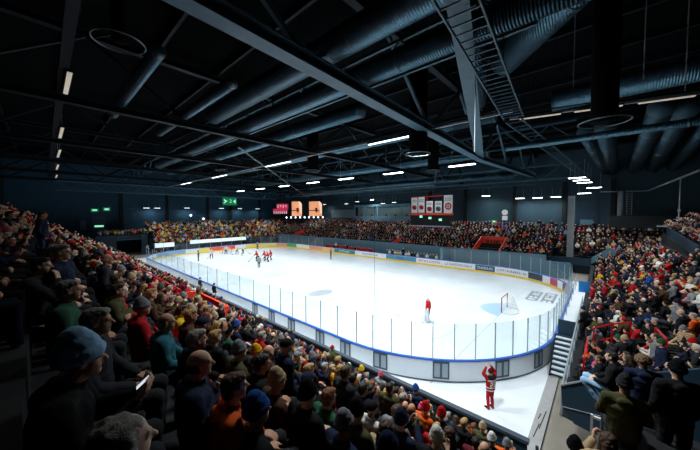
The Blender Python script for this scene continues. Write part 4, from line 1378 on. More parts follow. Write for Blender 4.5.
# head wear, centred on the head
def clip_plane(me, keep):
    import bmesh
    bm = bmesh.new()
    bm.from_mesh(me)
    bmesh.ops.delete(bm, geom=[f for f in bm.faces if not keep(f.calc_center_median())], context='FACES')
    bm.to_mesh(me)
    bm.free()
    return me
def head_mesh(kind):
    mb = MB()
    if kind == 'short_hair':
        mb.ell((0, -0.024, 0.036), (0.083, 0.094, 0.090), None, 20, 12)
        mb.ell((0, -0.050, -0.02), (0.070, 0.062, 0.07), None, 16, 10)
        mb.ell((0.015, 0.03, 0.085), (0.06, 0.06, 0.035), None, 14, 8)
        me = remesh(mb, 0.009, 1, 0.009, 38, 5.0)
    elif kind == 'long_hair':
        mb.ell((0, -0.024, 0.034), (0.086, 0.096, 0.092), None, 20, 12)
        mb.limb([(0, -0.06, 0.0), (0, -0.085, -0.12), (0, -0.10, -0.24)], [0.082, 0.085, 0.055])
        for s in (-1, 1):
            mb.limb([Vector((0.062 * s, -0.01, 0.02)), Vector((0.078 * s, -0.01, -0.10)), Vector((0.075 * s, 0.02, -0.2))], [0.034, 0.036, 0.022])
        me = remesh(mb, 0.010, 1, 0.011, 26, 2.0)
    elif kind == 'bun_hair':
        mb.ell((0, -0.022, 0.034), (0.083, 0.094, 0.090), None, 20, 12)
        mb.ell((0, -0.125, 0.05), (0.045, 0.04, 0.045), None, 14, 10)
        mb.ell((0, -0.055, -0.02), (0.066, 0.055, 0.06), None, 14, 10)
        me = remesh(mb, 0.009, 1, 0.008, 34, 7.0)
    elif kind == 'fringe_hair':      # bald crown, hair round the back and sides
        for i in range(15):
            a = PI * (1.0 + i / 14)
            mb.ell((math.cos(a) * 0.070, math.sin(a) * 0.082 - 0.012, -0.015), (0.020, 0.022, 0.042), None, 8, 6)
        me = remesh(mb, 0.009, 1, 0.006, 40, 1.0)
    elif kind == 'beanie':
        mb.ell((0, -0.018, 0.05), (0.086, 0.101, 0.118), None, 20, 14)
        mb.ell((0, -0.03, 0.115), (0.062, 0.072, 0.075), None, 18, 12)
        for i in range(26):
            a = 2 * PI * i / 26
            mb.ell((math.cos(a) * 0.084, math.sin(a) * 0.100 - 0.016, 0.036 + 0.010 * math.sin(a)), (0.016, 0.016, 0.034), None, 8, 6)
        me = remesh(mb, 0.0085, 1, 0.003, 30, 4.0)
        clip_plane(me, lambda c: c.z > -0.005 + 0.25 * c.y)
    elif kind == 'pompom_beanie':
        mb.ell((0, -0.018, 0.045), (0.090, 0.106, 0.105), None, 20, 14)
        for i in range(26):
            a = 2 * PI * i / 26
            mb.ell((math.cos(a) * 0.084, math.sin(a) * 0.100 - 0.016, 0.036 + 0.010 * math.sin(a)), (0.016, 0.016, 0.034), None, 8, 6)
        mb.ell((0, -0.03, 0.17), (0.042, 0.042, 0.038), None, 14, 10)
        me = remesh(mb, 0.0085, 1, 0.005, 30, 4.0)
        clip_plane(me, lambda c: c.z > -0.005 + 0.25 * c.y)
    elif kind == 'cap':
        mb.ell((0, -0.014, 0.048), (0.086, 0.103, 0.085), None, 20, 14)
        for i in range(9):
            a = PI * (0.2 + 0.6 * i / 8)
            mb.limb([Vector((math.cos(a) * 0.07, math.sin(a) * 0.085 - 0.01, 0.052)), Vector((math.cos(a) * 0.088, math.sin(a) * 0.15 + 0.0, 0.040))], [0.011, 0.008])
        me = remesh(mb, 0.0085, 1)
        clip_plane(me, lambda c: c.z > 0.028 + 0.10 * c.y)
    elif kind == 'fur_hat':
        mb.ell((0, -0.018, 0.06), (0.105, 0.12, 0.095), None, 20, 14)
        for i in range(22):
            a = 2 * PI * i / 22
            mb.ell((math.cos(a) * 0.092, math.sin(a) * 0.105 - 0.016, 0.04), (0.028, 0.028, 0.042), None, 8, 6)
        me = remesh(mb, 0.010, 1, 0.014, 45, 4.0)
    me.materials.clear()
    me.materials.append(MT['hair'] if ('hair' in kind or kind == 'fur_hat') else MT['knit'] if 'beanie' in kind else MT['cloth'])
    me.polygons.foreach_set('use_smooth', [True] * len(me.polygons))
    return me
HEADS = {k: head_mesh(k) for k in ('short_hair', 'long_hair', 'bun_hair', 'fringe_hair', 'beanie', 'pompom_beanie', 'cap', 'fur_hat')}

CLOTHES = {'black': '17181b', 'navy': '1c2740', 'charcoal': '303338', 'brown': '4a3627', 'olive': '4a4a2e', 'red': 'b01c22', 'grey': '7c8085', 'beige': 'b59e7c',
           'blue': '28539a', 'orange': 'd85a1e', 'white': 'd8d6d0', 'mustard': 'c9961f', 'green': '2e5a44', 'maroon': '5c1a24', 'pink': 'c95a78', 'teal': '2b6472', 'yellow': 'e3bc2a', 'light blue': '9fcbf2'}
HAIRC = {'dark': '1f1813', 'brown': '4a3524', 'blond': 'b08d58', 'grey': '98948c', 'white': 'c9c5bc', 'auburn': '7a4423', 'black': '121012'}
SKINS = ('dcb096', 'd6a58a', 'e3bba3', 'c99a7e', 'b98468')
def C4(h): return (*lin(h), 1.0)

PCOUNT = 0
def person(loc, rz, pose, jacket, headk, headc, label, group=None, scale=1.0, trousers='charcoal', hair=None, turn=0.0, skin=None, hscale=1.0):
    """one figure: body with jacket, trousers, shoes and head wear as parts"""
    global PCOUNT
    PCOUNT += 1
    P = POSES[pose]
    o = link('person', P['body'], None, loc, (0, 0, rz))
    o.scale = (scale, scale, scale)
    o.color = C4(skin or SKINS[PCOUNT % 5])
    tag(o, label, 'person', group)
    for nm in ('jacket', 'trousers'):
        c = link(nm, P[nm], o)
        c.color = C4(CLOTHES[jacket] if nm == 'jacket' else CLOTHES[trousers])
    for me_ in P['shoes']:
        link('shoe', me_, o).color = C4('1b1a1c')
    wear = []
    if headk:
        wear.append((headk, headc))
    if hair:
        wear.append(hair)
    for k, cname in wear:
        c = link(k, HEADS[k], o, P['J']['hd'])
        c.scale = (hscale, hscale, hscale) if k == headk else (1, 1, 1)
        c.color = C4((HAIRC if ('hair' in k) else CLOTHES | {'fur': '6b5238'})[cname])
    return o

def head_words(k, c):
    return {'short_hair': 'short %s hair', 'long_hair': 'long %s hair', 'bun_hair': '%s hair in a bun', 'fringe_hair': 'bald crown and %s fringe', 'beanie': '%s beanie',
            'pompom_beanie': '%s bobble hat', 'cap': '%s cap', 'fur_hat': '%s hat'}[k] % c

# ------------------------------------------------------------------ people picked out one by one
# the terrace height a seated or standing figure needs comes from the row it sits in
def near_floor(y): return 6.03 - 0.67 * (y + 25.7)
TAKEN = []
def hero(x, y, zh, rz, pose, jacket, headk, headc, label, **kw):
    """a figure whose head is centred at (x, y, zh)"""
    sc = kw.get('scale', 1.0)
    h = POSES[pose]['J']['hd'] * sc
    c, s = math.cos(rz), math.sin(rz)
    o = person((x - (c * h.x - s * h.y), y - (s * h.x + c * h.y), zh - h.z), rz, pose, jacket, headk, headc, label, **kw)
    TAKEN.append((x, y, zh))
    return o
hero(29.60, -25.71, 7.25, -0.20, 'phone', 'black', 'beanie', 'light blue', 'person in light blue knitted beanie and black coat, closest to the dark lower corner', hscale=1.10)
hero(30.55, -25.67, 7.23, 0.10, 'lap', 'black', 'long_hair', 'grey', 'grey-haired person seen from behind at the very bottom of the near stand')
hero(28.77, -25.56, 7.22, -0.35, 'lap', 'charcoal', 'short_hair', 'grey', 'curly grey-haired person in profile just behind the light blue beanie')
hero(27.54, -25.66, 7.28, -0.20, 'lap', 'green', 'short_hair', 'grey', 'grey-haired person in a green jacket two rows beyond the light blue beanie')
hero(26.04, -25.65, 7.57, -0.50, 'stand', 'navy', 'short_hair', 'grey', 'tall grey-haired person standing in a navy jacket among seated spectators')
hero(25.85, -25.01, 6.83, -0.30, 'crossed', 'olive', 'short_hair', 'brown', 'person in an olive khaki jacket with arms folded, dark left part of near stand')
hero(24.80, -24.31, 6.42, -0.10, 'lap', 'brown', 'short_hair', 'blond', 'blond person in a brown jacket behind the olive khaki jacket')
hero(27.68, -24.78, 6.70, -0.35, 'lap', 'teal', 'fringe_hair', 'grey', 'balding person in a teal jacket left of the grey-haired pair')
hero(28.53, -24.71, 6.70, -0.10, 'lap', 'black', 'short_hair', 'grey', 'grey-haired person in black directly behind the bald head')
hero(29.33, -24.96, 6.82, -0.40, 'crossed', 'navy', 'fringe_hair', 'brown', 'bald person in a navy jacket beside the orange jacket')
hero(29.66, -24.81, 6.68, -0.30, 'lap', 'orange', 'short_hair', 'brown', 'brown-haired person in a bright orange jacket at the bottom of the near stand')
hero(29.88, -24.73, 6.53, -0.05, 'lap', 'black', 'beanie', 'blue', 'person in a royal blue beanie and black jacket, right of the orange jacket')
hero(29.15, -24.07, 6.18, -0.15, 'lap', 'brown', 'beanie', 'beige', 'person in a beige beanie and brown jacket behind the royal blue beanie')
hero(28.70, -24.00, 6.20, -0.45, 'lap', 'black', 'short_hair', 'dark', 'dark-haired person in black between the grey beanie and the beige beanie')
hero(28.01, -23.96, 6.11, -0.10, 'lap', 'olive', 'beanie', 'grey', 'person in a small grey beanie and olive jacket behind the orange jacket')
hero(27.01, -23.13, 5.45, -0.10, 'lap', 'charcoal', 'beanie', 'mustard', 'person in a mustard brown beanie in the middle of the near stand')
hero(29.60, -23.98, 6.18, -0.05, 'lap', 'black', 'beanie', 'black', 'person in a black knitted hat with black jacket, right of the beige beanie')
hero(29.33, -23.42, 5.74, -0.10, 'lap', 'green', 'short_hair', 'auburn', 'auburn-haired person in a dark green jacket')
hero(29.94, -23.77, 5.90, -0.10, 'lap', 'navy', 'beanie', 'grey', 'person in a pale grey beanie and navy jacket at the bottom of the near stand')
hero(29.76, -23.35, 5.73, -0.10, 'lap', 'olive', 'beanie', 'black', 'person in a black beanie and olive green jacket beside the pale grey beanie')
hero(28.11, -22.75, 5.35, -0.10, 'lap', 'navy', 'short_hair', 'blond', 'short-haired blond person in a navy jacket behind the black knitted hat')
hero(27.83, -21.65, 4.78, -0.10, 'lap', 'mustard', 'long_hair', 'blond', 'person with long blond hair over a mustard collar in the middle of the near stand')
hero(30.48, -23.75, 5.93, -0.10, 'lap', 'black', 'beanie', 'navy', 'person in a navy beanie cut off by the bottom edge')
hero(30.08, -23.19, 5.57, -0.10, 'lap', 'beige', 'long_hair', 'brown', 'person with long brown hair and a beige jacket behind the navy beanie')
hero(29.46, -22.00, 4.84, -0.10, 'lap', 'grey', 'short_hair', 'brown', 'brown-haired person in a grey patterned jacket, lower middle of the near stand')
hero(29.46, -20.23, 3.83, -0.10, 'lap', 'black', 'beanie', 'red', 'person in a red beanie and black jacket near the front of the near stand')
hero(29.10, -20.25, 3.80, -0.10, 'lap', 'orange', 'beanie', 'red', 'person in a red beanie and orange hooded jacket near the front of the near stand')
hero(30.22, -21.67, 4.67, -0.10, 'lap', 'charcoal', 'long_hair', 'brown', 'person with long brown hair and a charcoal jacket below the white goal-end floor')
hero(29.50, -19.01, 2.95, -0.10, 'lap', 'black', 'short_hair', 'blond', 'fair-haired person in black beside the front barrier of the near stand')
hero(29.71, -18.22, 2.49, -0.10, 'lap', 'olive', 'beanie', 'beige', 'person in a beige beanie and olive jacket by the front barrier')
hero(30.21, -19.29, 3.11, -0.10, 'lap', 'charcoal', 'beanie', 'white', 'person in a white beanie by the front barrier')
hero(30.13, -17.56, 1.94, -0.10, 'lap', 'black', 'beanie', 'black', 'person in a black beanie at the end of the front barrier')
hero(30.53, -20.96, 4.15, -0.10, 'lap', 'brown', 'fringe_hair', 'blond', 'balding fair-haired person cut off by the bottom edge near the barrier end')
hero(26.01, -18.75, 2.85, 0.00, 'lap', 'navy', 'beanie', 'yellow', 'person in a bright yellow beanie in the front rows of the near stand')
hero(25.97, -17.59, 2.14, 0.00, 'lap', 'grey', 'beanie', 'pink', 'person in a pink beanie in the front rows of the near stand')
hero(27.93, -18.56, 2.92, 0.00, 'lap', 'navy', 'beanie', 'blue', 'person in a bright blue beanie next to the front barrier')
hero(25.74, -22.28, 5.11, -0.10, 'lap', 'red', 'short_hair', 'grey', 'grey-haired person in a bright red jacket in the middle of the near stand')
hero(24.75, -22.44, 5.14, -0.10, 'lap', 'navy', 'beanie', 'blue', 'person in a violet blue beanie above the orange jacket')
hero(25.49, -23.95, 6.12, -0.30, 'lap', 'yellow', 'short_hair', 'brown', 'brown-haired person in a yellow jacket in the middle of the near stand')
hero(26.21, -25.86, 7.42, -0.40, 'chin', 'charcoal', 'short_hair', 'dark', 'dark-haired person resting chin on hand left of the tall standing person')
hero(25.83, -26.13, 7.10, -0.30, 'lap', 'blue', 'short_hair', 'brown', 'brown-haired person in a blue jacket low at the left edge of the picture')
hero(20.90, -26.38, 7.49, -0.50, 'lap', 'red', 'short_hair', 'dark', 'dark-haired person with a red jacket at the left edge of the near stand')
hero(18.53, -25.79, 8.11, -0.30, 'stand', 'navy', 'short_hair', 'brown', 'brown-haired person standing in a navy jacket and blue jeans high in the near stand', trousers='blue')
hero(32.20, -20.33, 5.66, 0.10, 'lap', 'olive', 'beanie', 'charcoal', 'person in a charcoal beanie and olive jacket leaning by the white rail post')
hero(32.75, -19.82, 5.87, 0.35, 'stand', 'black', 'beanie', 'black', 'person in a black beanie and black coat standing with back turned, lower right', trousers='black')
hero(32.52, -18.57, 5.40, 0.20, 'lap', 'navy', 'fur_hat', 'fur', 'person in a brown fur hat between the charcoal beanie and the black coat')
hero(32.12, -17.74, 5.03, 1.45, 'tuck', 'black', 'short_hair', 'dark', 'dark-haired person in black with pale blue jeans by the navy side panel', trousers='light blue')
hero(32.03, -21.05, 5.18, 0.30, 'clap', 'beige', 'long_hair', 'brown', 'person with long brown hair and a beige jacket clapping at the bottom edge')
hero(31.70, -20.96, 4.86, 0.10, 'lap', 'black', 'beanie', 'black', 'person in a black hat cut off by the bottom edge above the pale floor')
hero(33.04, -8.90, 3.21, 1.45, 'phone', 'red', 'short_hair', 'brown', 'person in a bright red jacket looking down at a phone in the end stand')
hero(35.23, -4.24, 4.81, 1.30, 'standclap', 'beige', 'short_hair', 'blond', 'fair-haired person in a long beige coat standing and clapping in the end stand')
hero(34.64, -4.36, 4.48, 1.50, 'stand', 'grey', 'short_hair', 'grey', 'person in a pale grey jacket standing beside the beige coat')
hero(34.32, -7.29, 3.92, 1.45, 'crossed', 'olive', 'cap', 'beige', 'person in a beige cap and olive jacket seated below the pale grey jacket')
hero(33.52, -5.37, 3.86, 1.20, 'stand', 'black', 'cap', 'maroon', 'person in a maroon cap and black jacket standing in the end stand')
hero(33.96, -5.39, 4.11, 1.20, 'stand', 'black', 'short_hair', 'dark', 'dark-haired person in a black jacket standing next to the maroon cap')
hero(31.78, -10.50, 2.60, 1.40, 'lap', 'orange', 'short_hair', 'brown', 'brown-haired person in an orange hooded jacket by the front guard rail')
hero(31.48, 0.80, 2.75, 1.50, 'stand', 'red', 'beanie', 'red', 'person in a red beanie and red jersey standing near the blue board')
hero(32.12, 0.32, 3.09, 1.50, 'stand', 'red', 'beanie', 'red', 'person in a red beanie and red jacket one step behind the red jersey')
hero(32.50, -1.43, 2.91, 1.50, 'lap', 'navy', 'beanie', 'yellow', 'person in a yellow beanie and navy jacket near the front of the end stand')
hero(33.32, -11.08, 3.36, 1.40, 'phone', 'white', 'short_hair', 'brown', 'person in a white jacket leaning forward behind the bright red jacket')
hero(31.26, -6.57, 2.99, 1.20, 'stand', 'black', 'beanie', 'navy', 'person in black standing at the guard rail above the steel stairs')
hero(34.63, -8.91, 4.09, 1.40, 'lap', 'orange', 'short_hair', 'grey', 'person in an orange jacket at the right edge of the end stand')
hero(35.51, 4.33, 4.57, 1.50, 'clap', 'red', 'short_hair', 'brown', 'person in a red jersey clapping in the upper rows of the end stand')
hero(34.63, -0.44, 4.48, 1.50, 'standclap', 'red', 'beanie', 'red', 'person in a red beanie and red jersey standing and clapping in the upper end stand')

# ------------------------------------------------------------------ the crowd: every seat of every stand, nearest ones as single figures
MI = cam.matrix_world.inverted()
SEATS = []      # x, y, floor z, facing angle (0 = +y), where
def jig(a): return random.uniform(-a, a)
def free(x, y, r=0.42):
    return all((x - a) ** 2 + (y - b) ** 2 > r * r for a, b, _ in TAKEN)
for k in range(NROW):
    y = n_y(k)
    x = -27.6
    while x < (30.0 if k < 7 else 33):
        x += 0.53 + jig(0.03)
        if random.random() < 0.06: continue
        if 14.3 < x < 19.1 and 3 <= k <= 7: continue
        if 6 < x < 14.3 and 5 <= k <= 6: continue
        if random.random() < 0.0: continue
        if abs(x - 24.3) < 0.3 and k < 9: continue
        if abs(x - 5.5) < 0.5 or abs(x + 10.5) < 0.5: continue
        if math.hypot(x - CAM.x, y - CAM.y) < 3.3: continue
        SEATS.append((x, y, n_f(k), jig(0.25) - 0.0, 'near', k))
for j in range(6):
    y = b_y(j)
    x = 32.3
    while x < 38:
        x += 0.55 + jig(0.03)
        if random.random() < 0.10 or (MI @ Vector((x, y, b_f(j) + 1.2))).z > -6.2: continue
        SEATS.append((x, y, b_f(j), PI * 0.22 + jig(0.3), 'corner', j))
for k in range(NE):
    x = e_x(k)
    y = -14.0
    while y < 21.2:
        y += 0.53 + jig(0.03)
        if random.random() < 0.07: continue
        if abs(y + 9.3) < 0.55 and k < 2: continue
        if x > 36.6 and y > 4.6: continue
        SEATS.append((x + jig(0.12), y, e_f(k), PI / 2 + jig(0.4), 'end', k))
for k in range(NF):
    y = f_y(k)
    x = -33
    while x < (26.4 if y > 21.5 else 26.4):
        x += 0.53 + jig(0.04)
        if random.random() < 0.08: continue
        if 17.3 < x < 21.3 and y < 22.1: continue
        if -28.2 < x < -24.8 and y < 22.1: continue
        if 2.5 < x < 3.9 and y < 21: continue
        SEATS.append((x, y, f_f(k), PI + jig(0.3), 'far', k))
for k in range(9):
    y = c_y(k)
    x = 26.8
    while x < 37.4:
        x += 0.53 + jig(0.04)
        if random.random() < 0.08: continue
        if 31 < x < 34.4 and y < 23.4: continue
        if 27.9 < x < 29.6 and y < 23.8: continue
        SEATS.append((x, y, c_f(k), PI * 0.85 + jig(0.3), 'farcorner', k))
for k in range(NL):
    x = l_x(k)
    y = -10.8
    while y < 29.6:
        y += 0.50 + jig(0.04)
        if random.random() < 0.05: continue
        SEATS.append((x, y, l_f(k), -PI / 2 + jig(0.3), 'left', k))
for r in range(4):
    y = -19
    while y < -11.4:
        y += 0.5 + jig(0.05)
        SEATS.append((-37.6 - 0.9 * r, y, 3.3, -PI / 2 + jig(0.3), 'platform', r))
for r in range(3):
    y = 4.5
    while y < 24:
        y += 0.55 + jig(0.05)
        SEATS.append((37.7 + 0.8 * r, y, 4.85 + 0.42 * r + 0.035 * (y - 4), PI / 2 + jig(0.3), 'gallery', r))
for i in range(24):     # benches
    SEATS.append((-12.4 + 0.55 * i, 15.7 + jig(0.05), 0.36, PI + jig(0.3), 'bench_red', i))
for i in range(18):
    SEATS.append((3.4 + 0.55 * i, 15.7 + jig(0.05), 0.36, PI + jig(0.3), 'bench_pale', i))

def in_view(p, m=18):
    q = MI @ Vector(p)
    if q.z > -0.3: return None
    u = 350 + FPX * q.x / -q.z
    v = 225 - FPX * q.y / -q.z
    if -m < u < 700 + m and -m < v < 450 + m: return -q.z
    return None

W_NEAR = {'black': 34, 'navy': 18, 'charcoal': 18, 'brown': 9, 'olive': 7, 'red': 3, 'grey': 7, 'beige': 4, 'blue': 2, 'orange': 1, 'white': 1, 'mustard': 1, 'green': 3, 'maroon': 4, 'pink': 1, 'teal': 2}
W_RED = {'black': 22, 'navy': 9, 'charcoal': 10, 'brown': 6, 'red': 30, 'grey': 7, 'beige': 6, 'maroon': 6, 'white': 8, 'blue': 2}
W_LEFT = {'black': 18, 'navy': 10, 'charcoal': 12, 'yellow': 8, 'mustard': 3, 'green': 8, 'white': 8, 'orange': 5, 'red': 9, 'teal': 9, 'light blue': 6, 'beige': 6}
W_FAR = {'black': 44, 'navy': 18, 'charcoal': 20, 'grey': 6, 'red': 4, 'white': 3, 'beige': 3, 'orange': 1, 'blue': 2, 'yellow': 1, 'green': 3, 'maroon': 3}
W_END = {'black': 36, 'navy': 14, 'charcoal': 16, 'grey': 7, 'red': 7, 'white': 4, 'beige': 6, 'brown': 9, 'orange': 1, 'blue': 3, 'mustard': 1, 'maroon': 4, 'olive': 4}
def pick(wt):
    ks = list(wt)
    return random.choices(ks, [wt[k] for k in ks])[0]
HEAD_W = [(('short_hair', 'brown'), 15), (('short_hair', 'dark'), 14), (('short_hair', 'grey'), 12), (('short_hair', 'blond'), 6), (('short_hair', 'auburn'), 4), (('long_hair', 'brown'), 6), (('long_hair', 'blond'), 7), (('long_hair', 'dark'), 4),
          (('bun_hair', 'blond'), 2), (('bun_hair', 'brown'), 2), (('fringe_hair', 'grey'), 7), (('fringe_hair', 'brown'), 4), (('beanie', 'black'), 12), (('beanie', 'grey'), 7), (('beanie', 'navy'), 5), (('beanie', 'red'), 2), (('beanie', 'beige'), 3),
          (('beanie', 'white'), 2), (('beanie', 'maroon'), 2), (('beanie', 'green'), 2), (('pompom_beanie', 'red'), 2), (('pompom_beanie', 'white'), 2), (('pompom_beanie', 'blue'), 2), (('pompom_beanie', 'pink'), 2), (('cap', 'black'), 6), (('cap', 'red'), 1), (('cap', 'navy'), 3), (('cap', 'grey'), 2), (('short_hair', 'white'), 4), (('long_hair', 'auburn'), 3)]
def pick_head():
    return random.choices([h for h, _ in HEAD_W], [w_ for _, w_ in HEAD_W])[0]

cands = []
for s in SEATS:
    if not free(s[0], s[1], 0.45 if s[4] in ('near', 'corner', 'end') else 0.3): continue
    d = in_view((s[0], s[1], s[2] + 1.2))
    if d is None: continue
    cands.append((d, s))
cands.sort(key=lambda c: c[0])
N_SINGLE = 296 - PCOUNT
ROWN = ['front', 'second', 'third', 'fourth', 'fifth', 'sixth', 'seventh', 'eighth', 'ninth', 'tenth', 'eleventh', 'twelfth', 'thirteenth', 'fourteenth', 'fifteenth']
WHERE = {'near': '%s row of the near stand', 'corner': '%s row of the corner block', 'end': '%s row of the end stand'}
used_labels = set(o.get('label') for o in COL.objects if o.get('label'))
singles = [c for c in cands if c[1][4] in WHERE][:N_SINGLE]
chosen = set(id(c[1]) for c in singles)
for d, (x, y, z, a, where, k) in singles:
    for _ in range(200):
        jk = pick(W_NEAR if where == 'near' else W_END)
        hk, hc = pick_head()
        pose = random.choices(['lap', 'phone', 'crossed', 'chin', 'clap', 'stand'], [30, 16, 16, 8, 8, 2 if where == 'near' else 24])[0]
        doing = {'lap': 'hands on lap', 'phone': 'leaning over a held phone', 'crossed': 'arms folded', 'chin': 'hand on chin', 'clap': 'clapping', 'stand': 'standing'}[pose]
        lb = 'person in %s jacket with %s, %s, %s' % (jk, head_words(hk, hc), doing, WHERE[where] % ROWN[k])
        lb2 = 'person in %s jacket with %s, %s' % (jk, head_words(hk, hc), WHERE[where] % ROWN[k])
        if lb2 not in used_labels: break
    used_labels.add(lb2)
    hair = None
    if hk in ('beanie', 'pompom_beanie', 'cap') and random.random() < 0.3:
        hair = ('long_hair', random.choice(('brown', 'blond', 'dark')))
    if hair: hair = None
    person((x, y, z), a, pose, jk, hk, hc, lb2, 'spectators in the near, corner and end stands', random.uniform(0.93, 1.05), random.choice(('charcoal', 'black', 'black', 'navy', 'charcoal')))

# seats: the red tip-up chairs seen between people near the camera are single things; the rest of the seating is one mass
def seat_shapes(mb, x, y, z, a):
    c, s = math.cos(a), math.sin(a)
    def T(p): return (x + c * p[0] - s * p[1], y + s * p[0] + c * p[1], z + p[2])
    def bx(a_, b_):
        x0, y0, z0 = a_; x1, y1, z1 = b_
        pts = [T(p) for p in ((x0, y0, z0), (x1, y0, z0), (x1, y1, z0), (x0, y1, z0), (x0, y0, z1), (x1, y0, z1), (x1, y1, z1), (x0, y1, z1))]
        mb.add(pts, [(0, 3, 2, 1), (4, 5, 6, 7), (0, 1, 5, 4), (1, 2, 6, 5), (2, 3, 7, 6), (3, 0, 4, 7)])
    bx((-0.22, -0.18, 0.36), (0.22, 0.2, 0.40))
    bx((-0.22, -0.26, 0.36), (0.22, -0.22, 0.84))
    bx((-0.03, -0.2, 0.0), (0.03, -0.1, 0.36))
mb = MB()
for k in range(10):
    for i in range(108):
        x = -27.4 + 0.53 * i
        if 14.3 < x < 19.1 and 3 <= k <= 7: continue
        if math.hypot(x - CAM.x, n_y(k) - CAM.y) < 1.0: continue
        if in_view((x, n_y(k), n_f(k) + 0.6), 40): seat_shapes(mb, x, n_y(k), n_f(k), 0)
o = mb.build('stadium_seating', MT['red'])
tag(o, 'rows of red plastic seats under the near stand spectators', 'seating', kind='stuff')
mb = MB()
for s in SEATS:
    if s[4] in ('corner', 'end', 'farcorner'):
        seat_shapes(mb, s[0], s[1], s[2], {'corner': 0, 'end': PI / 2, 'farcorner': PI}[s[4]])
o = mb.build('stadium_seating', MT['terrace'])
tag(o, 'rows of dark seats under the end stand spectators', 'seating', kind='stuff')

# ------------------------------------------------------------------ the rest of the spectators: one mass of small figures
def low_figure(pose):
    """low-detail figure: list of vertices, faces, and a colour slot per vertex (0 jacket, 1 skin, 2 hair or hat, 3 trousers)"""
    mb = MB()
    sl = []
    def mark(slot):
        sl.extend([slot] * (len(mb.v) - len(sl)))
    st = pose.startswith('stand')
    b = 0.42 if st else 0.0
    mb.tube([(0, 0, 0.45 + b), (0, 0, 0.62 + b), (0, -0.01, 0.88 + b), (0, 0, 1.02 + b), (0, 0, 1.10 + b)], [0.15, 0.18, 0.205, 0.17, 0.075], 9)
    up = pose.endswith('up')
    clap = pose.endswith('clap')
    for s in (-1, 1):
        if up:
            mb.tube([(0.17 * s, 0, 1.0 + b), (0.26 * s, 0.08, 1.2 + b), (0.16 * s, 0.1, 1.45 + b)], [0.075, 0.06, 0.045], 6)
        elif clap:
            mb.tube([(0.19 * s, 0, 1.0 + b), (0.27 * s, 0.1, 0.8 + b), (0.06 * s, 0.3, 0.95 + b)], [0.075, 0.065, 0.05], 6)
        else:
            mb.tube([(0.19 * s, 0, 1.0 + b), (0.26 * s, 0.04, 0.76 + b), (0.12 * s, 0.26, 0.68 + b)], [0.075, 0.065, 0.05], 6)
    mark(0)
    for s in (-1, 1):
        e = {True: (0.16 * s, 0.1, 1.50 + b)}.get(up, (0.05 * s, 0.33, 1.0 + b) if clap else (0.08 * s, 0.3, 0.67 + b))
        mb.ell(e, (0.04, 0.04, 0.05), None, 5, 4)
    mb.ell((0, 0.035, 1.22 + b), (0.078, 0.092, 0.115), None, 9, 7)
    mb.ell((0, 0.13, 1.205 + b), (0.016, 0.02, 0.022), None, 5, 4)
    mark(1)
    mb.ell((0, 0.008, 1.255 + b), (0.088, 0.098, 0.100), None, 9, 7)
    mark(2)
    for s in (-1, 1):
        if st:
            mb.tube([(0.09 * s, 0, 0.95), (0.1 * s, 0.02, 0.5), (0.11 * s, 0, 0.02)], [0.1, 0.075, 0.06], 6)
        else:
            mb.tube([(0.09 * s, 0.02, 0.52), (0.12 * s, 0.42, 0.52), (0.12 * s, 0.42, 0.03)], [0.095, 0.08, 0.06], 6)
    mark(3)
    return np.array(mb.v, dtype=np.float32), mb.f, np.array(sl)
LOWS = [low_figure(p) for p in ('sit', 'sit', 'sit', 'sitclap', 'situp', 'stand', 'standclap')]
HAIRMIX = ['1f1813', '4a3524', '4a3524', 'b08d58', '98948c', '7a4423', '121012', '17181b', '17181b', '303338', '7c8085', 'b01c22', '1c2740', 'd8d6d0', '28539a']
def crowd_mesh(name, items, label):
    Vs, Fs, Ss, Cs = [], [], [], []
    off = 0
    for x, y, z, a, where, k in items:
        wt = {'near': W_RED if x < 14 else W_NEAR, 'left': W_LEFT, 'platform': W_LEFT, 'far': W_FAR, 'bench_red': {'red': 6, 'maroon': 1, 'black': 2, 'white': 1}, 'bench_pale': {'white': 3, 'yellow': 1, 'teal': 2, 'black': 3}}.get(where, W_END)
        if where in ('platform', 'gallery'):
            li = random.choice((5, 6))
        elif where == 'left':
            li = random.choice((0, 1, 3, 5, 6, 5))
        else:
            li = random.choices(range(7), [30, 25, 20, 6, 2, 5, 2] if where != 'end' else [22, 18, 14, 6, 2, 24, 8])[0]
        v, f, sl = LOWS[li]
        sc = random.uniform(0.92, 1.06)
        c, s = math.cos(a) * sc, math.sin(a) * sc
        w_ = np.empty_like(v)
        w_[:, 0] = x + c * v[:, 0] - s * v[:, 1]
        w_[:, 1] = y + s * v[:, 0] + c * v[:, 1]
        w_[:, 2] = z + v[:, 2] * sc
        hat = random.choice(HAIRMIX)
        if where == 'left' and random.random() < 0.3: hat = random.choice(('e3bc2a', 'd8d6d0', '2e5a44', 'd85a1e', 'd8d6d0'))
        if where == 'bench_red': hat = random.choice(('b01c22', '8c1a20', '17181b', 'd8d6d0'))
        if where == 'bench_pale': hat = 'd8d6d0'
        pal = np.array([C4(CLOTHES[pick(wt)]), C4(random.choice(SKINS)), C4(hat), C4(random.choice(('161c2a', '17181b', '24262b', '1c2433')))], dtype=np.float32)
        Vs.append(w_)
        Cs.append(pal[sl])
        Fs.extend(tuple(i + off for i in q) for q in f)
        off += len(v)
    me = bpy.data.meshes.new(name)
    me.from_pydata(np.concatenate(Vs).tolist(), [], Fs)
    at = me.color_attributes.new('col', 'FLOAT_COLOR', 'POINT')
    at.data.foreach_set('color', np.concatenate(Cs).ravel())
    me.materials.append(MT['crowd'])
    me.polygons.foreach_set('use_smooth', [True] * len(me.polygons))
    return tag(link(name, me), label, 'crowd', kind='stuff')
rest = [s for s in SEATS if id(s) not in chosen and (s[4] not in ('near', 'corner', 'end') or (free(s[0], s[1], 0.45) and in_view((s[0], s[1], s[2] + 1.2), 60)))]
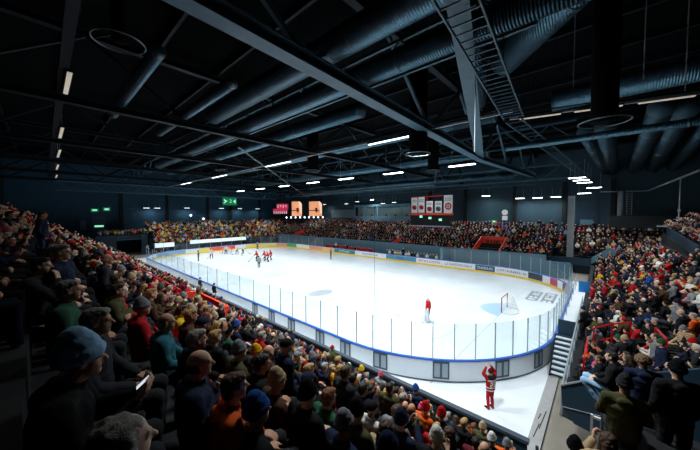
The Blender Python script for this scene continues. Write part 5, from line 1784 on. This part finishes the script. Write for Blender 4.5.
crowd_mesh('crowd', rest, 'distant spectators filling every stand round the rink')

# ------------------------------------------------------------------ players, referees and the supporter on the floor
POSES['skate'] = figure('standskate', 1.22)
POSES['skater'] = figure('stand', 1.22)
POSES['fan'] = figure('standup', 1.15)
POSES['point'] = figure('standpoint', 1.05)
def patch(me, keep, m, lift=0.007):
    """a cloth applique: the faces of a garment that KEEP picks, lifted off it"""
    vs_, fs_, idx = [], [], {}
    for p in me.polygons:
        if keep(p.center):
            f = []
            for i in p.vertices:
                if i not in idx:
                    idx[i] = len(vs_)
                    v = me.vertices[i]
                    vs_.append(v.co + v.normal * lift)
                f.append(idx[i])
            fs_.append(f)
    out = bpy.data.meshes.new('patch')
    out.from_pydata([tuple(v) for v in vs_], [], fs_)
    out.materials.append(m)
    return out
GLY = {'1': ('.#.', '##.', '.#.', '.#.', '###'), '2': ('###', '..#', '###', '#..', '###'), '3': ('###', '..#', '.##', '..#', '###'), '6': ('###', '#..', '###', '#.#', '###'), '8': ('###', '#.#', '###', '#.#', '###'), '4': ('#.#', '#.#', '###', '..#', '..#'), '7': ('###', '..#', '..#', '.#.', '.#.')}
def number_keep(txt, zc, h, cell):
    def keep(c):
        if c.y > -0.04: return False
        x = c.x                       # seen from behind, +x lies on the right hand side
        j = int((zc + h / 2 - c.z) / (h / 5))
        if c.z > zc + h / 2 or not 0 <= j < 5: return False
        W_ = len(txt) * 4 - 1
        i = int((x + W_ * cell / 2) / cell)
        if x < -W_ * cell / 2 or i >= W_: return False
        ch, q = divmod(i, 4)
        return q < 3 and GLY[txt[ch]][j][q] == '#'
    return keep
PM = dict(white=mat('applique_white', (0.9, 0.9, 0.9), 0.8), black=mat('applique_black', (0.05, 0.05, 0.06), 0.8), navy=mat('applique_navy', (0.09, 0.13, 0.28), 0.8), yellow=mat('applique_yellow', (0.9, 0.72, 0.15), 0.8),
          blade=mat('skate_blade', (0.7, 0.72, 0.75), 0.3, 0.8), pad=mat('goalie_pad', (0.80, 0.83, 0.85), 0.5))
PCH = {}
def cached(key, fn):
    if key not in PCH:
        PCH[key] = fn()
    return PCH[key]
def helmet_mesh():
    mb = MB()
    mb.ell((0, -0.012, 0.042), (0.098, 0.118, 0.10), None, 20, 14)
    mb.ell((0, -0.06, -0.01), (0.088, 0.075, 0.08), None, 16, 10)
    for s in (-1, 1):
        mb.ell((0.085 * s, -0.005, -0.02), (0.02, 0.045, 0.06), None, 10, 8)
    me = remesh(mb, 0.012, 2)
    return me
HELMET = helmet_mesh()
HELMET.materials.append(MT['cloth'])
def skates(J):
    mb = MB()
    for s in (-1, 1):
        a, t_ = J['ank', s], J['toe', s]
        d = Vector((t_.x - a.x, t_.y - a.y, 0)).normalized()
        mb.bar(Vector((a.x, a.y, 0.018)) - d * 0.06, Vector((t_.x, t_.y, 0.018)) + d * 0.03, 0.012, 0.035)
    return mb.mesh('skate_blades', PM['blade'])
def stick_mesh(p, q):
    mb = MB()
    mb.bar(p, q, 0.035, 0.03)
    q = Vector(q)
    d = (q - Vector(p)); d.z = 0
    d.normalize()
    mb.bar(q, q + d * 0.28, 0.025, 0.08)
    return mb.mesh('hockey_stick', MT['wood'])
def player(loc, rz, team, number, label, group, pose='skate'):
    J = POSES[pose]['J']
    jk, tr = {'red': ('red', 'black'), 'white': ('white', 'navy')}[team]
    o = person((loc[0], loc[1], loc[2]), rz, pose, jk, None, None, label, group, 1.04, tr)
    me = POSES[pose]['jacket']
    zc = J['che'].z - 0.02
    ink = PM['white'] if team == 'red' else PM['navy']
    link('number', cached((pose, number, team), lambda: patch(me, number_keep(number, zc, 0.26, 0.036), ink)), o)
    link('hem_band', cached((pose, 'hem', team), lambda: patch(me, lambda c: J['pel'].z - 0.06 < c.z < J['pel'].z + 0.0 and abs(c.x) < 0.3, ink)), o)
    h = link('helmet', HELMET, o, J['hd'])
    h.color = C4(CLOTHES['red' if team == 'red' else 'white'])
    link('skate_blades', cached((pose, 'bl'), lambda: skates(J)), o)
    gl = link('hockey_stick', cached((pose, 'st'), lambda: stick_mesh(J['wri', 1] + V3(0.05, 0.06, 0.12), V3(-0.55, 1.05, 0.05))), o)
    g = MB()
    return o
Z0 = 0.0
for (x, y, rz, nm, lb) in ((-9.79, -0.34, 2.4, '8', 'person in a red hockey jersey in the middle of the red trio at centre ice'), (-11.07, -0.14, 2.0, '1', 'person in a red hockey jersey at the left of the red trio at centre ice'),
                           (-11.21, 1.12, 2.7, '4', 'person in a red hockey jersey at the right of the red trio at centre ice'), (-12.12, -1.05, 2.2, '7', 'person in a red hockey jersey half hidden behind the referee at centre ice')):
    player((x, y, Z0), rz, 'red', nm, lb, 'red team on the ice')
for (x, y, rz, nm, lb) in ((-20.33, -5.36, 1.2, '2', 'person in a white hockey jersey alone beside the pointing referee'), (-21.59, 0.0, -1.8, '3', 'person in a white hockey jersey, left one of the pair before the far goal'),
                           (-22.0, 1.46, -1.2, '6', 'person in a white hockey jersey, right one of the pair before the far goal'), (-23.94, -1.13, -1.5, '8', 'person in a white hockey jersey farthest back against the far boards')):
    player((x, y, Z0), rz, 'white', nm, lb, 'white team on the ice')
def referee(loc, rz, pose, label):
    o = person(loc, rz, pose, 'black', None, None, label, 'referees', 1.03, 'black')
    J = POSES[pose]['J']
    me = POSES[pose]['jacket']
    link('stripes', cached((pose, 'stripe'), lambda: patch(me, lambda c: int((c.x + 5) / 0.036) % 3 == 0, PM['white'], 0.004)), o)
    h = link('helmet', HELMET, o, J['hd'])
    h.color = C4('17181b')
    link('skate_blades', cached((pose, 'bl'), lambda: skates(J)), o)
referee((-6.17, -4.09, 0.04), 1.2, 'skater', 'person in striped referee shirt and black trousers in front of the red players')
referee((-3.61, 8.44, 0.04), 2.2, 'skater', 'person in striped referee shirt standing alone near the far boards')
referee((-19.81, -7.74, 0.04), 2.9, 'point', 'person in striped referee shirt with one arm raised near the far end')
referee((-26.64, 7.31, 0.04), -1.6, 'skater', 'person in striped referee shirt close to the boards behind the red players')
# goalkeeper
J = POSES['skater']['J']
o = person((22.42, -6.67, 0.04), 2.5, 'skater', 'red', None, None, 'person in red goalkeeper jersey and pale leg pads standing out from the near goal', None, 1.03, 'black')
h = link('helmet', HELMET, o, J['hd'])
h.color = C4('d8d6d0')
link('skate_blades', cached(('skater', 'bl'), lambda: skates(J)), o)
link('number', patch(POSES['skater']['jacket'], number_keep('31', J['che'].z - 0.02, 0.26, 0.036), PM['white']), o)
for s in (-1, 1):
    k, a = J['kne', s], J['ank', s]
    mb = MB()
    mb.limb([k + V3(0.02 * s, 0.08, 0.24), k + V3(0.02 * s, 0.09, 0.0), a + V3(0.02 * s, 0.10, 0.02)], [0.10, 0.135, 0.125])
    me = remesh(mb, 0.02, 2)
    me.materials.append(PM['pad'])
    link('leg_pad', me, o)
mb = MB()
mb.limb([J['wri', 1] + V3(0, 0.02, -0.02), J['wri', 1] + V3(0.0, 0.08, -0.18)], [0.09, 0.11])
me = remesh(mb, 0.02, 2)
me.materials.append(PM['pad'])
link('catching_glove', me, o)
mb = MB()
mb.box((J['wri', -1].x - 0.1, J['wri', -1].y + 0.02, J['wri', -1].z - 0.22), (J['wri', -1].x + 0.1, J['wri', -1].y + 0.08, J['wri', -1].z + 0.12))
mb.build('blocker_pad', PM['pad'], o)
mb = MB()
mb.bar(J['wri', -1] + V3(0, 0.05, 0.1), V3(-0.28, 0.42, 0.32), 0.035, 0.03)
mb.bar(V3(-0.28, 0.42, 0.32), V3(-0.30, 0.50, 0.05), 0.03, 0.10)
mb.bar(V3(-0.30, 0.50, 0.05), V3(-0.02, 0.56, 0.05), 0.03, 0.1)
mb.build('goalkeeper_stick', PM['pad'], o)
for x, jk, hk, hc, lb in ((1.9, 'charcoal', 'cap', 'black', 'person in a black cap and charcoal jacket standing on the walkway behind the near boards'), (5.3, 'black', 'short_hair', 'dark', 'dark-haired person in black standing on the walkway behind the near boards')):
    person((x, -15.25, -0.02), 0.1, 'stand', jk, hk, hc, lb, None, 1.0, 'black')
# supporter clapping on the white floor by the boards
J = POSES['fan']['J']
me = POSES['fan']['jacket']
o = person((28.63, -13.54, -0.02), 1.0, 'fan', 'red', 'beanie', 'maroon', 'person in red jersey and red trousers clapping overhead on the white floor by the boards', None, 0.95, 'red')
link('number', patch(me, number_keep('26', 1.16, 0.24, 0.036), PM['white']), o)
link('shoulder_yoke', patch(me, lambda c: 1.36 < c.z < 1.52 and abs(c.x) < 0.2, PM['black']), o)
link('name_band', patch(me, lambda c: 1.315 < c.z < 1.345 and abs(c.x) < 0.22, PM['white']), o)
link('waist_band', patch(me, lambda c: 0.985 < c.z < 1.02 and abs(c.x) < 0.3, PM['white']), o)
link('hem_band', patch(me, lambda c: 0.84 < c.z < 0.90 and abs(c.x) < 0.3, PM['white']), o)
# the phone in the hands of the spectator past the light blue beanie, and a few more held phones
ph = next(q for q in COL.objects if (q.get('label') or '').startswith('person in light blue knitted beanie'))
bpy.context.view_layer.update()
t = thing('phone', 'lit phone held in both hands by the person in the light blue beanie', 'phone', ph.matrix_world @ Vector((0.0, 0.405, 0.955)), -0.2)
t.rotation_euler = (-0.9, 0, -0.2)
t.scale = (0.7, 0.7, 0.7)
MB().box((-0.036, -0.005, -0.07), (0.036, 0.004, 0.07)).build('body', MT['black_paint'], t)
MB().box((-0.032, -0.007, -0.062), (0.032, -0.005, 0.062)).build('display', MT['led_white'], t)
